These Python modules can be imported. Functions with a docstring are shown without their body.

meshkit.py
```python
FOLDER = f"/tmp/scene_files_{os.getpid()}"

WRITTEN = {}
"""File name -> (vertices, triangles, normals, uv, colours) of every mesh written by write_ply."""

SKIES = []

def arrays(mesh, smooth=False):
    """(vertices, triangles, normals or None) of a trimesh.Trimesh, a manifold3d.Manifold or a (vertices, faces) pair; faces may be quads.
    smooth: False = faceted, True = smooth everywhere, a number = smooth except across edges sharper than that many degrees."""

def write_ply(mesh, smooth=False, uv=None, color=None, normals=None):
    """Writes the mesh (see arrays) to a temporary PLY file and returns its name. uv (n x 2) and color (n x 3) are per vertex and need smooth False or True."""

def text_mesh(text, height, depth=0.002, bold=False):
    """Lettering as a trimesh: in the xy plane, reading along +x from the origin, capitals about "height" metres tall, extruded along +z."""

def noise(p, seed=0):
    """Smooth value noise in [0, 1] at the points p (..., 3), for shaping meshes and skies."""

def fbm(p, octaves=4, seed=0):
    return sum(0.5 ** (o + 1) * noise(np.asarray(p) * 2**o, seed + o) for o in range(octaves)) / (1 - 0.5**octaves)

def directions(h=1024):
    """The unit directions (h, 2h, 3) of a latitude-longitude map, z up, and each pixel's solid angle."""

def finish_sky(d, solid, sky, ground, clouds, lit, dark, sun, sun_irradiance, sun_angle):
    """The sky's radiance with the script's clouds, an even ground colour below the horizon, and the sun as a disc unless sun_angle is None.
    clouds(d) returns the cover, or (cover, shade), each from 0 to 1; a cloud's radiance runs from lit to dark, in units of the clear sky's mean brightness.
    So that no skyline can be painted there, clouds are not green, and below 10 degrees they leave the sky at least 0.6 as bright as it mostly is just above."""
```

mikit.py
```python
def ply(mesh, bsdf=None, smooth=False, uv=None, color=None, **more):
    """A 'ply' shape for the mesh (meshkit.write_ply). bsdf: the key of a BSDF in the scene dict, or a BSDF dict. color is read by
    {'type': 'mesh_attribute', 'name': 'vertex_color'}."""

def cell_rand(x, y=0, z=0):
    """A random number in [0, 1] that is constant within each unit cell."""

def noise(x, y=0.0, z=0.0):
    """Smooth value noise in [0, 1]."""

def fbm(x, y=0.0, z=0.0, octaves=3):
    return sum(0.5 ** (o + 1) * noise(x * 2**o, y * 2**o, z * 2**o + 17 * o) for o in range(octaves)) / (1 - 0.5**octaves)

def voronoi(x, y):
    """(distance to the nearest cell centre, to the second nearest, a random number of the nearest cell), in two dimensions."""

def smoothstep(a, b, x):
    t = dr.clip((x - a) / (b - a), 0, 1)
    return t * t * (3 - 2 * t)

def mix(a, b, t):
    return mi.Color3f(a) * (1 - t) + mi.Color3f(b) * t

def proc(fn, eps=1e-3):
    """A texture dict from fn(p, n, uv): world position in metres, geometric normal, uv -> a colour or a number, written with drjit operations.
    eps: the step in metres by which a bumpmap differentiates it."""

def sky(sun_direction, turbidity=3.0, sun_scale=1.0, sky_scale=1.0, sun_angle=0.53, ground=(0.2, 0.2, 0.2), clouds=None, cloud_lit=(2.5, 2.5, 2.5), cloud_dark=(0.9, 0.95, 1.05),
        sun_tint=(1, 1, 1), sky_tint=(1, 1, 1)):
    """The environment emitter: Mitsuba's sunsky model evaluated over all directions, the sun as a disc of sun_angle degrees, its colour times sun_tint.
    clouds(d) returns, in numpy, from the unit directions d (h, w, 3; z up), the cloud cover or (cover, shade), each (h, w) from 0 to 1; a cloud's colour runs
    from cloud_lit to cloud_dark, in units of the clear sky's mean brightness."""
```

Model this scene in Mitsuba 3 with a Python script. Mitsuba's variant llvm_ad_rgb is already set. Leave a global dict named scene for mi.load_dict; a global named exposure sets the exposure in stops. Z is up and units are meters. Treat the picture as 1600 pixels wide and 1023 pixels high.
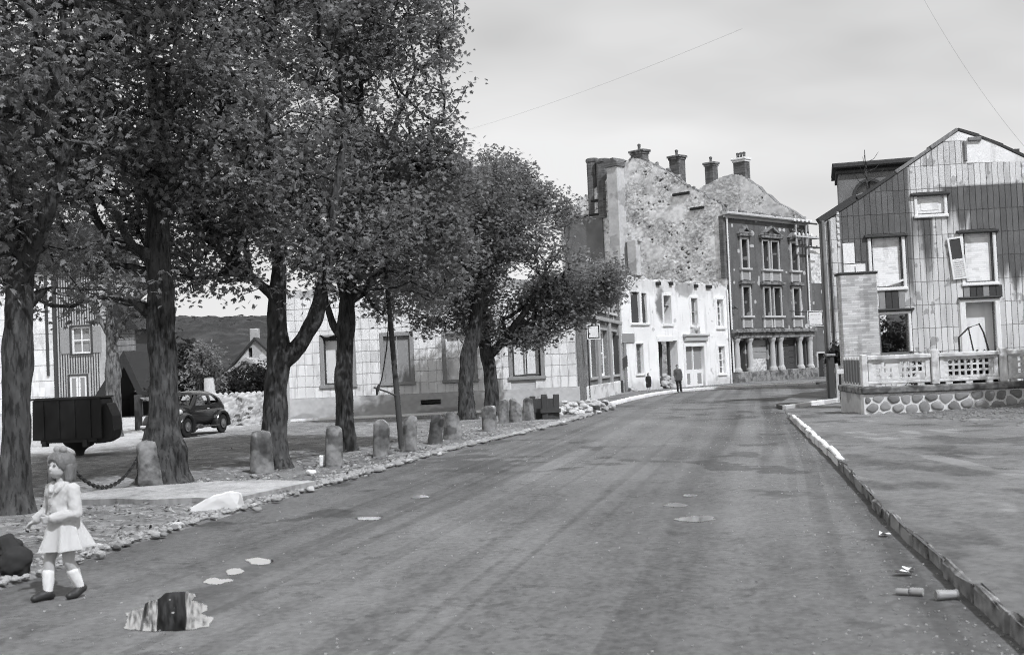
import math, random
import numpy as np
import trimesh
import mitsuba as mi
import drjit as dr
import mikit, meshkit
import manifold3d as m3
from shapely.geometry import Polygon, box as sbox, MultiPolygon
from shapely.ops import unary_union

rng = np.random.default_rng(7)
random.seed(7)
scene, labels = {}, {}
T4 = mi.ScalarTransform4f
A = np.array

# ------------------------------------------------------------------ camera, sky, exposure
FOC, CX, CY = 1900.0, 800.0, 511.5            # focal length in pixels of the 1600 px wide picture
EYE = A([0.0, 0.0, 1.65])
ROLL, HORIZON = math.radians(2.5), 573.0
PITCH = math.atan((HORIZON - CY) * math.cos(ROLL) / FOC)
FW = A([0, math.cos(PITCH), math.sin(PITCH)])
UP0, R0 = A([0, -math.sin(PITCH), math.cos(PITCH)]), A([1.0, 0, 0])
RT = math.cos(ROLL) * R0 - math.sin(ROLL) * UP0
UPV = math.cos(ROLL) * UP0 + math.sin(ROLL) * R0
scene['camera'] = {'type': 'thinlens', 'fov': 2 * math.degrees(math.atan(800 / FOC)), 'fov_axis': 'x', 'aperture_radius': 0.006, 'focus_distance': 42.0,
                   'near_clip': 0.1, 'far_clip': 6000.0, 'to_world': T4().look_at(origin=EYE.tolist(), target=(EYE + FW).tolist(), up=UPV.tolist())}
SUN_ELEV = math.radians(49)
SUN_H = A([0.53, -0.848])
SUN_DIR = [SUN_H[0] * math.cos(SUN_ELEV), SUN_H[1] * math.cos(SUN_ELEV), math.sin(SUN_ELEV)]


def clouds(d):
    """An even bright overcast veil with broad darker banks, a little brighter towards the horizon."""
    z = np.maximum(d[..., 2], 0.02)
    q = np.stack([d[..., 0] / (z + 0.35), d[..., 1] / (z + 0.35), z * 0 + 3.1], -1)
    n = meshkit.fbm(q * A([1.6, 2.6, 1]), 5, seed=4)
    m = meshkit.fbm(q * A([4.0, 7.0, 1]) + 9, 4, seed=8)
    shade = np.clip((0.72 * n + 0.28 * m - 0.38) * 2.6, 0, 1)
    low = np.clip(1 - z / 0.30, 0, 1)
    return np.ones(z.shape), np.clip(1.0 * shade * (1 - 0.75 * low), 0, 1)


scene['sky'] = mikit.sky(SUN_DIR, turbidity=3, sun_scale=1.0, sky_scale=1.0, clouds=clouds, cloud_lit=(3.15,) * 3, cloud_dark=(1.75,) * 3, sun_tint=(0.818, 1.007, 1.401), sun_angle=0.8)
exposure = 1.6


# ------------------------------------------------------------------ helpers
def ray(px, py):
    return FW + RT * (px - CX) / FOC - UPV * (py - CY) / FOC


def gp(px, py, z=0.0):
    """The point of the level z that the photograph shows at (px, py)."""
    r = ray(px, py)
    return EYE + r * (z - EYE[2]) / r[2]


def at(px, py, Y):
    r = ray(px, py)
    return EYE + r * Y / r[1]


class Frame:
    """A wall: origin, horizontal direction d, outward normal n = d x z; (u, v, w) = along, up, out."""

    def __init__(s, o, d):
        s.o = A([o[0], o[1], o[2] if len(o) > 2 else 0.0], float)
        d = A([d[0], d[1], 0.0], float)
        s.d = d / np.linalg.norm(d)
        s.z = A([0, 0, 1.0])
        s.n = np.cross(s.d, s.z)
        s.m = np.eye(4)
        s.m[:3, 0], s.m[:3, 1], s.m[:3, 2], s.m[:3, 3] = s.d, s.z, s.n, s.o

    def px(s, x, y, w=0.0):
        r = ray(x, y)
        o = s.o + w * s.n
        p = EYE + r * np.dot(o - EYE, s.n) / np.dot(r, s.n) - o
        return np.dot(p, s.d), np.dot(p, s.z)

    def rect(s, x0, y0, x1, y1, w=0.0):
        """(u0, v0, u1, v1) of a rectangle that the photograph shows between two corners."""
        ym, xm = (y0 + y1) / 2, (x0 + x1) / 2
        return s.px(x0, ym, w)[0], s.px(xm, y1, w)[1], s.px(x1, ym, w)[0], s.px(xm, y0, w)[1]

    def map(s, mesh):
        m = mesh.copy()
        m.apply_transform(s.m)
        return m

    def pt(s, u, v, w=0.0):
        return s.o + u * s.d + v * s.z + w * s.n


WORLD = Frame((0, 0, 0), (1, 0))


def TM(v, f):
    return trimesh.Trimesh(np.asarray(v, float), np.asarray(f), process=False)


def cat(ms):
    return trimesh.util.concatenate([m for m in ms if m is not None])


BOXF = A([[0, 2, 1], [0, 3, 2], [0, 1, 5], [0, 5, 4], [1, 2, 6], [1, 6, 5], [2, 3, 7], [2, 7, 6], [3, 0, 4], [3, 4, 7]])


def pad(u0, u1, v0, v1, w0, w1, c=0.0):
    """A box in wall coordinates; its outer face is chamfered by c."""
    r = lambda a, w: [[u0 + a, v0 + a, w], [u1 - a, v0 + a, w], [u1 - a, v1 - a, w], [u0 + a, v1 - a, w]]
    if c <= 0:
        return TM(r(0, w0) + r(0, w1), np.vstack([BOXF, [[4, 5, 6], [4, 6, 7]]]))
    v = r(0, w0) + r(0, w1 - c) + r(c, w1)
    f = np.vstack([BOXF, BOXF[2:] + 4, [[8, 9, 10], [8, 10, 11]]])
    return TM(v, f)


def box(x0, x1, y0, y1, z0, z1):
    v = [[x0, y0, z0], [x1, y0, z0], [x1, y1, z0], [x0, y1, z0], [x0, y0, z1], [x1, y0, z1], [x1, y1, z1], [x0, y1, z1]]
    return TM(v, np.vstack([BOXF, [[4, 5, 6], [4, 6, 7]]]))


def hullbox(x0, x1, y0, y1, z0, z1, c):
    """A box with all its edges chamfered by c."""
    p = []
    for X, a in ((x0, 1), (x1, -1)):
        for Y, b in ((y0, 1), (y1, -1)):
            for Z, k in ((z0, 1), (z1, -1)):
                p += [[X + a * c, Y + b * c, Z], [X + a * c, Y, Z + k * c], [X, Y + b * c, Z + k * c]]
    return trimesh.convex.convex_hull(A(p))


def slab(poly, w0, w1):
    """A polygon of wall coordinates (u, v) made solid between w0 and w1."""
    out = []
    for g in getattr(poly, 'geoms', [poly]):
        if g.is_empty or g.geom_type != 'Polygon' or g.area < 1e-4:
            continue
        m = trimesh.creation.extrude_polygon(g, w1 - w0, engine='earcut')
        m.apply_translation([0, 0, w0])
        out.append(m)
    return cat(out) if out else None


def R(r, grow=0.0):
    return sbox(r[0] - grow, r[1] - grow, r[2] + grow, r[3] + grow)


def tube(points, radii, sides=6, cap=True):
    p = A(points, float)
    r = np.broadcast_to(A(radii, float), (len(p),))
    t = np.gradient(p, axis=0)
    t /= np.linalg.norm(t, axis=1, keepdims=True) + 1e-12
    ref = A([0, 0, 1.0]) if abs(t[0, 2]) < 0.9 else A([1.0, 0, 0])
    a = np.cross(t, ref)
    a /= np.linalg.norm(a, axis=1, keepdims=True) + 1e-12
    b = np.cross(t, a)
    g = np.arange(sides) * 2 * np.pi / sides
    v = p[:, None] + r[:, None, None] * (np.cos(g)[None, :, None] * a[:, None] + np.sin(g)[None, :, None] * b[:, None])
    n = len(p)
    i, j = np.meshgrid(np.arange(n - 1), np.arange(sides), indexing='ij')
    q = np.stack([i * sides + j, (i + 1) * sides + j, (i + 1) * sides + (j + 1) % sides, i * sides + (j + 1) % sides], -1).reshape(-1, 4)
    v = v.reshape(-1, 3)
    f = np.vstack([q[:, [0, 2, 1]], q[:, [0, 3, 2]]])
    if cap:
        v = np.vstack([v, p[:1], p[-1:]])
        k = np.arange(sides)
        f = np.vstack([f, np.stack([k * 0 + n * sides, (k + 1) % sides, k], 1)[:, [0, 2, 1]] , np.stack([k * 0 + n * sides + 1, (n - 1) * sides + k, (n - 1) * sides + (k + 1) % sides], 1)[:, [0, 2, 1]]])
    return TM(v, f)


def lathe(profile, sides=20, centre=(0, 0, 0)):
    m = trimesh.creation.revolve(A(profile, float), sections=sides)
    m.apply_translation(centre)
    return m


def loft(rings):
    """Closed rings of equal length joined, both ends closed."""
    n, k = len(rings), len(rings[0])
    v = np.vstack([A(r, float) for r in rings])
    i, j = np.meshgrid(np.arange(n - 1), np.arange(k), indexing='ij')
    q = np.stack([i * k + j, i * k + (j + 1) % k, (i + 1) * k + (j + 1) % k, (i + 1) * k + j], -1).reshape(-1, 4)
    f = [q[:, [0, 1, 2]], q[:, [0, 2, 3]]]
    v = np.vstack([v, A(rings[0]).mean(0)[None], A(rings[-1]).mean(0)[None]])
    e = np.arange(k)
    f += [np.stack([e * 0 + n * k, (e + 1) % k, e], 1), np.stack([e * 0 + n * k + 1, (n - 1) * k + e, (n - 1) * k + (e + 1) % k], 1)]
    m = TM(v, np.vstack(f))
    if m.volume < 0:
        m.invert()
    return m


def hull_chain(joints, bones, seg=14):
    """Bones as hulls of the spheres at their joints, joined into one manifold."""
    out = []
    for b in bones:
        s = [m3.Manifold.sphere(joints[k][3], seg).translate([float(x) for x in joints[k][:3]]) for k in b]
        out.append(m3.Manifold.batch_hull(s))
    return m3.Manifold.batch_boolean(out, m3.OpType.Add)


def tri(man):
    m = man.to_mesh()
    return TM(A(m.vert_properties)[:, :3], A(m.tri_verts))


def skin(man, length, rounds=12):
    m = tri(man.refine_to_length(length))
    m = trimesh.Trimesh(m.vertices, m.faces, process=True)
    trimesh.smoothing.filter_taubin(m, iterations=rounds)
    return m


def place(mesh, loc=(0, 0, 0), rotz=0.0, tilt=0.0, about=(1, 0, 0), scale=1.0):
    m = mesh.copy()
    m.apply_scale(scale)
    if tilt:
        m.apply_transform(trimesh.transformations.rotation_matrix(tilt, about))
    if rotz:
        m.apply_transform(trimesh.transformations.rotation_matrix(rotz, [0, 0, 1]))
    m.apply_translation(loc)
    return m


def stone(size, seed, sub=1, flat=1.0):
    g = np.random.default_rng(seed)
    m = trimesh.creation.icosphere(subdivisions=sub)
    v = m.vertices.copy()
    k = g.normal(size=(7, 3))
    k /= np.linalg.norm(k, axis=1, keepdims=True)
    for d in k:                                   # a few flat knocks
        h = g.uniform(0.62, 0.9)
        s = v @ d
        v -= np.maximum(s - h, 0)[:, None] * d
    v *= A([1, g.uniform(0.65, 0.95), g.uniform(0.5, 0.8) * flat]) * size
    m.vertices = v @ trimesh.transformations.rotation_matrix(g.uniform(0, 6.28), [0, 0, 1])[:3, :3].T
    return m


# names
def numbered(key):
    if key not in used:
        used.add(key)
        return key
    n = 1
    while f'{key}_{n:03d}' in used:
        n += 1
    k = f'{key}_{n:03d}'
    used.add(k)
    return k


used = set()


def thing(name, label, cat_, group=None):
    k = numbered(name)
    labels[k] = {'label': label, 'category': cat_}
    if group:
        labels[k]['group'] = group
    return k


def obj(name, mesh, mat, parent=None, smooth=False, color=None, label=None, kind=None):
    if mesh is None:
        return None
    k = numbered((parent + '__' if parent else '') + name)
    scene[k] = mikit.ply(mesh, mat, smooth=smooth, color=color)
    e = {}
    if label:
        e['label'] = label
    if kind:
        e['kind'] = kind
    if e:
        labels[k] = e
    return k


def single(name, mesh, mat, label, cat_, group=None, smooth=False, color=None, kind=None):
    k = obj(name, mesh, mat, None, smooth, color)
    labels[k] = {'label': label, 'category': cat_}
    if group:
        labels[k]['group'] = group
    if kind:
        labels[k]['kind'] = kind
    return k


def struct(name, mesh, mat, label=None, smooth=False, color=None):
    k = obj(name, mesh, mat, None, smooth, color)
    labels[k] = {'kind': 'structure'}
    if label:
        labels[k]['label'] = label
    return k


# ------------------------------------------------------------------ materials (all of them grey: the photograph is black and white)
N, FB, SS, VOR, CR = mikit.noise, mikit.fbm, mikit.smoothstep, mikit.voronoi, mikit.cell_rand


def grey(v):
    return mi.Color3f(dr.clip(v, 0.01, 0.9))


def mat(name, base, rough=0.85, spec=0.3, bump=None, bscale=0.01, two=True, eps=4e-3):
    b = {'type': 'principled', 'base_color': base if isinstance(base, dict) else {'type': 'rgb', 'value': [base] * 3}, 'roughness': rough, 'specular': spec}
    if bump is not None:
        b = {'type': 'bumpmap', 'scale': bscale, 'tex': mikit.proc(bump, eps=eps), 'bsdf': b}
    scene[name] = {'type': 'twosided', 'bsdf': b} if two else b
    return name


def road_fn(p, n, uv):
    L = p.x - 0.205 * p.y + 1.2
    tracks = FB(L * 2.3, p.y * 0.05, 1.0)
    fine = FB(p.x * 11, p.y * 7, 2.0)
    patch = FB(p.x * 0.7 + 0.2 * p.y, p.y * 0.33, 5.0)
    wet = SS(0.59, 0.66, FB(p.x * 1.3, p.y * 1.1, 9.0)) * SS(0.35, 0.55, N(p.x * 0.3, p.y * 0.25, 4.0))
    rut = SS(0.55, 0.75, N(L * 3.1 + 0.8 * N(p.y * 0.12, 3.0), p.y * 0.035, 7.0))
    thin = SS(0.58, 0.7, N(L * 9 + 2.2 * N(p.y * 0.1, 5.0), p.y * 0.05, 2.0)) * SS(0.35, 0.6, N(L * 0.8, p.y * 0.06, 8.0))
    a, b = 0.8 * p.x + 0.6 * p.y, 0.8 * p.y - 0.6 * p.x
    grit = FB(a * 27, b * 27, 4.0, octaves=4)
    pot = SS(0.60, 0.66, FB(a * 2.6, b * 2.6, 6.0)) * SS(0.5, 0.62, FB(a * 13, b * 13, 8.0))
    crack = 1 - SS(0.0, 0.03, dr.abs(N(a * 1.1 + 0.5 * N(a * 4, b * 4), b * 1.1, 2.0) - 0.5))
    wet = wet * (1 - 0.6 * pot) + 0.55 * pot + 0.3 * crack
    v = 0.112 + 0.065 * (tracks - 0.5) + 0.03 * (fine - 0.5) + 0.07 * (patch - 0.5) + 0.08 * (grit - 0.5)
    return grey(v * (1 - 0.42 * wet) * (1 - 0.20 * rut) * (1 - 0.20 * thin))


def road_bump(p, n, uv):
    return FB(p.x * 9, p.y * 9, 2.0) + 0.5 * N(p.x * 30, p.y * 30) + 1.2 * N((p.x - 0.205 * p.y) * 4, p.y * 0.4)


def dirt_fn(p, n, uv):
    a = FB(p.x * 0.5, p.y * 0.5, 1.0)
    b = FB(p.x * 4, p.y * 3, 2.0)
    a2, b2 = 0.8 * p.x + 0.6 * p.y, 0.8 * p.y - 0.6 * p.x
    c = FB(a2 * 17, b2 * 17, 6.0) - 0.5
    leaf = SS(0.62, 0.72, FB(a2 * 7, b2 * 9, 11.0))
    near = 1 - SS(9.0, 14.0, (p.x - (-3.6 + 0.235 * (p.y - 13))) * -1.0 + 0 * p.y)      # trodden earth by the road, pale gravel on the square
    g = 0.30 + 0.16 * (a - 0.5) + 0.11 * (b - 0.5) + 0.06 * c
    e = 0.11 + 0.11 * (a - 0.5) + 0.10 * (b - 0.5) + 0.10 * c + 0.07 * leaf
    t = dr.clip(near + 0.9 * (a - 0.5), 0, 1)
    return grey(e * t + g * (1 - t))


def dirt_bump(p, n, uv):
    return FB(p.x * 6, p.y * 6, 2.0, octaves=4) + 0.4 * N(p.x * 22, p.y * 22)


def walk_fn(p, n, uv):
    a = FB(p.x * 0.6, p.y * 0.4, 3.0)
    b = FB(p.x * 6, p.y * 4, 2.0)
    c = FB((0.8 * p.x + 0.6 * p.y) * 19, (0.8 * p.y - 0.6 * p.x) * 19, 6.0) - 0.5
    dark = SS(0.56, 0.72, FB(p.x * 1.1, p.y * 0.8, 7.0))
    pale = SS(0.66, 0.75, FB(p.x * 1.7, p.y * 0.7, 13.0))
    return grey((0.115 + 0.07 * (a - 0.5) + 0.05 * (b - 0.5)) * (1 - 0.4 * dark) + 0.06 * c + 0.05 * pale)


def bark_fn(p, n, uv):
    a = FB(p.x * 16, p.y * 16, p.z * 4.5, octaves=4)
    b = FB(p.x * 2.3, p.y * 2.3, p.z * 1.6 + 7) - 0.5
    c = SS(0.62, 0.74, FB(p.x * 5 + 5, p.y * 5, p.z * 4))
    d = SS(0.50, 0.36, FB(p.x * 34, p.y * 34, p.z * 5))
    return grey((0.012 + 0.10 * a + 0.05 * b + 0.03 * c) * (1 - 0.5 * d))


def bark_bump(p, n, uv):
    return FB(p.x * 10, p.y * 10, p.z * 2.5, octaves=4)


def concrete_fn(p, n, uv):
    a = FB(p.x * 3, p.y * 3, p.z * 3)
    b = FB(p.x * 16, p.y * 16, p.z * 16)
    st = SS(0.5, 0.68, FB(p.x * 6, p.y * 6, p.z * 1.2 + 4))
    moss = SS(0.52, 0.66, FB(p.x * 4 + 3, p.y * 4, p.z * 4))
    return grey((0.21 + 0.20 * (a - 0.5) + 0.20 * (b - 0.5)) * (1 - 0.40 * st) * (1 - 0.5 * moss))


def concrete_bump(p, n, uv):
    return FB(p.x * 14, p.y * 14, p.z * 14)


def white_fn(p, n, uv):
    """Old whitewashed plaster: grime in streaks and patches, some of the wash gone."""
    a = FB(p.x * 0.8, p.y * 0.8, p.z * 0.8)
    st = SS(0.52, 0.72, FB(p.x * 4, p.y * 4, p.z * 0.5 + 2))
    sp = SS(0.68, 0.76, FB(p.x * 2.1, p.y * 2.1, p.z * 2.1 + 5))
    f = FB(p.x * 12, p.y * 12, p.z * 12)
    return grey((0.76 + 0.14 * (a - 0.5) + 0.07 * (f - 0.5)) * (1 - 0.16 * st) * (1 - 0.34 * sp))


def slate_fn(p, n, uv):
    c = CR(dr.floor((p.x + 30) / 0.30), dr.floor((p.z - 0.8) / 0.42), 3)
    f = FB(p.x * 5, p.y * 5, p.z * 5)
    st = SS(0.55, 0.75, FB(p.x * 7, 0.0, p.z * 0.9))
    return grey((0.70 + 0.13 * (c - 0.5) + 0.09 * (f - 0.5)) * (1 - 0.18 * st))


def facade_fn(p, n, uv):
    a = FB(p.x * 0.9, p.y * 0.9, p.z * 0.9)
    st = SS(0.5, 0.7, FB(p.x * 3.1, p.y * 3.1, p.z * 0.35))
    f = FB(p.x * 9, p.y * 9, p.z * 9)
    chip = SS(0.78, 0.82, N(p.x * 2.6, p.y * 2.6, p.z * 2.6))
    return grey((0.115 + 0.05 * (a - 0.5) + 0.04 * (f - 0.5)) * (1 - 0.2 * st) + 0.3 * chip)


def plinth_fn(p, n, uv):
    a = FB(p.x * 1.3, p.y * 1.3, p.z * 1.6)
    f = FB(p.x * 8, p.y * 8, p.z * 8)
    gone = SS(0.54, 0.62, FB(p.x * 0.9 + 3, p.y * 0.9, p.z * 1.3 + 5))
    return grey((0.47 + 0.22 * (a - 0.5) + 0.14 * (f - 0.5)) * (1 - 0.3 * gone))


def brick_fn(p, n, uv):
    u = p.x + p.y
    r = dr.floor(p.z / 0.07)
    k = dr.floor(u / 0.22 + 0.5 * (r - 2 * dr.floor(r / 2)))
    c = CR(k, r, 5)
    e = dr.abs(p.z / 0.07 - r - 0.5)
    joint = SS(0.38, 0.46, e)
    f = FB(p.x * 2.5, p.y * 2.5, p.z * 2.5)
    st = SS(0.53, 0.7, FB(p.x * 5, p.y * 5, p.z * 0.6))
    return grey((0.50 + 0.26 * (c - 0.5) + 0.2 * (f - 0.5)) * (1 - 0.28 * joint) * (1 - 0.25 * st))


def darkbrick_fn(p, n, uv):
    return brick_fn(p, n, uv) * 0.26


def wood_fn(p, n, uv):
    a = FB(p.x * 20, p.y * 20, p.z * 1.2)
    b = FB(p.x * 2, p.y * 2, p.z * 2)
    return grey(0.20 + 0.14 * (a - 0.5) + 0.10 * (b - 0.5))


def far_wall_fn(p, n, uv):
    return grey(0.16 + 0.1 * (FB(p.x * 1.5, p.y * 1.5, p.z * 1.5) - 0.5))


mat('m_road', mikit.proc(road_fn), 0.75, 0.35, road_bump, 0.006)
mat('m_dirt', mikit.proc(dirt_fn), 0.95, 0.15, dirt_bump, 0.02)
mat('m_walk', mikit.proc(walk_fn), 0.85, 0.3, dirt_bump, 0.009)
mat('m_bark', mikit.proc(bark_fn), 0.95, 0.15, bark_bump, 0.07)
mat('m_concrete', mikit.proc(concrete_fn), 0.9, 0.2, concrete_bump, 0.01)
mat('m_white', mikit.proc(white_fn), 0.9, 0.2)
mat('m_slate', mikit.proc(slate_fn), 0.8, 0.3)
mat('m_facade', mikit.proc(facade_fn), 0.9, 0.2)
mat('m_plinth', mikit.proc(plinth_fn), 0.95, 0.15, concrete_bump, 0.012)
mat('m_brick', mikit.proc(brick_fn), 0.9, 0.2)
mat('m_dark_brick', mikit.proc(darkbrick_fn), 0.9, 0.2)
mat('m_wood', mikit.proc(wood_fn), 0.85, 0.25)
mat('m_far_wall', mikit.proc(far_wall_fn), 0.9, 0.2)
mat('m_trim', 0.42, 0.85)
mat('m_board_white', 0.72, 0.8)
mat('m_board_grey', 0.26, 0.85)
mat('m_soot', 0.035, 0.95, 0.1)
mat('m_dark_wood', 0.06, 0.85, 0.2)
mat('m_dark_roof', 0.035, 0.9, 0.2)
mat('m_iron', 0.03, 0.6, 0.4)
mat('m_black_paint', 0.018, 0.16, 0.6)
mat('m_wagon', 0.014, 0.6, 0.35)
mat('m_rubber', 0.025, 0.9, 0.2)
mat('m_chrome', {'type': 'rgb', 'value': [0.55] * 3}, 0.2, 0.9)
mat('m_skin', 0.42, 0.6, 0.4)
mat('m_hair', 0.13, 0.6, 0.4)
mat('m_coat_pale', 0.46, 0.9, 0.15)
mat('m_coat_dark', 0.025, 0.9, 0.15)
mat('m_trousers', 0.09, 0.9, 0.15)
mat('m_sock', 0.70, 0.9, 0.15)
mat('m_shoe', 0.03, 0.5, 0.4)
mat('m_sack', 0.035, 0.9, 0.15)
mat('m_pale_stone', 0.62, 0.9, 0.2)
scene['m_water'] = {'type': 'principled', 'base_color': {'type': 'rgb', 'value': [0.85] * 3}, 'roughness': 0.035, 'metallic': 1.0, 'specular': 0.8}
mat('m_tin', 0.27, 0.45, 0.5)
scene['m_glass'] = {'type': 'thindielectric'}
VC = {'type': 'mesh_attribute', 'name': 'vertex_color'}
mat('m_vcol', VC, 0.92, 0.15)
scene['m_leaf'] = {'type': 'principledthin', 'base_color': VC, 'roughness': 0.55, 'diff_trans': 1.0, 'spec_trans': 0.0, 'eta': 1.4}
for i, t in enumerate((0.30, 0.40, 0.50, 0.62)):
    mat(f'm_stone_{i}', t, 0.95, 0.15)
EDGING = []
for i, t in enumerate((0.17, 0.23, 0.30, 0.42)):
    EDGING.append(mat(f'm_edging_{i}', t, 0.95, 0.15))
STONES = [f'm_stone_{i}' for i in range(4)]


def rubble(poly, step, size, tone=(0.3, 0.6), mortar=0.62, relief=0.06, seed=0, plaster=0.5, plaster_tone=0.6, holes=0.0, wbase=0.0, grain=0.2):
    """A rough masonry face over the polygon (u, v): single stones standing out of the mortar, patches of plaster left on it; returns (mesh, colours)."""
    from scipy.spatial import cKDTree
    g = np.random.default_rng(seed)
    u0, v0, u1, v1 = poly.bounds
    nu, nv = int((u1 - u0) / step) + 2, int((v1 - v0) / step) + 2
    U, V = np.meshgrid(u0 + np.arange(nu) * step, v0 + np.arange(nv) * step, indexing='ij')
    q = np.stack([U.ravel(), V.ravel()], 1)
    n = int((u1 - u0 + 1) * (v1 - v0 + 1) / (size * size * 0.55))
    s = np.stack([g.uniform(u0 - .5, u1 + .5, n), g.uniform(v0 - .5, v1 + .5, n)], 1)
    k = A([1.0, 1.6])
    d, i = cKDTree(s * k).query(q * k, k=2)
    edge = np.clip((d[:, 1] - d[:, 0]) / (0.35 * size), 0, 1)
    rnd = g.uniform(0, 1, n)[i[:, 0]]
    q3 = np.stack([q[:, 0], q[:, 1], q[:, 0] * 0 + seed], 1)
    pl = np.clip((meshkit.fbm(q3 * A([0.55, 0.75, 1]), 4, seed) - (1 - plaster)) * 9, 0, 1)
    clump = np.clip((meshkit.fbm(q3 * A([0.35, 0.45, 1]) + 31, 3, seed + 4) - 0.42) * 9, 0.1, 2.4)
    hole = (rnd > 1 - holes * clump) & (pl < 0.6)
    col = np.where(edge < 0.25, mortar, tone[0] + (tone[1] - tone[0]) * rnd) * (1 - pl) + pl * plaster_tone
    col = col + grain * (meshkit.fbm(q3 * A([4.5, 6, 1]), 4, seed + 1) - 0.5)
    col = col + 0.7 * grain * (meshkit.fbm(q3 * A([0.9, 1.3, 1]) + 17, 3, seed + 6) - 0.5)
    col = np.clip(np.where(hole, 0.08, col), 0.04, 0.8)
    w = wbase + relief * np.where(hole, -2.0, edge * (0.4 + 0.6 * rnd) * (1 - pl) + 0.55 * pl) + 0.5 * relief * (meshkit.fbm(q3 * A([1.5, 1.5, 1]), 3, seed + 2) - 0.5)
    import shapely
    idx = np.arange(nu * nv).reshape(nu, nv)
    c = np.stack([U[:-1, :-1].ravel() + step / 2, V[:-1, :-1].ravel() + step / 2], 1)
    keep = shapely.contains_xy(poly, c[:, 0], c[:, 1])
    f = np.stack([idx[:-1, :-1].ravel(), idx[1:, :-1].ravel(), idx[1:, 1:].ravel(), idx[:-1, 1:].ravel()], 1)[keep]
    return TM(np.stack([q[:, 0], q[:, 1], w], 1), np.vstack([f[:, [0, 1, 2]], f[:, [0, 2, 3]]])), np.repeat(col[:, None], 3, 1)


def prune(mesh, col):
    used_v = np.unique(mesh.faces)
    new = -np.ones(len(mesh.vertices), int)
    new[used_v] = np.arange(len(used_v))
    return TM(mesh.vertices[used_v], new[mesh.faces]), col[used_v]


def rubble_part(name, frame, poly, parent, step=0.09, **k):
    m, c = prune(*rubble(poly, step, **k))
    return obj(name, frame.map(m), 'm_vcol', parent, True, c)


def ragged(pts, amp, step, seed):
    """A polyline with its points moved about, like the broken top of a wall."""
    g = np.random.default_rng(seed)
    out = []
    for a, b in zip(pts[:-1], pts[1:]):
        a, b = A(a, float), A(b, float)
        n = max(1, int(np.linalg.norm(b - a) / step))
        out += [tuple(a + (b - a) * k / n + (g.normal(0, amp, 2) if k else 0)) for k in range(n)]
    return out + [tuple(pts[-1])]

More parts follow.
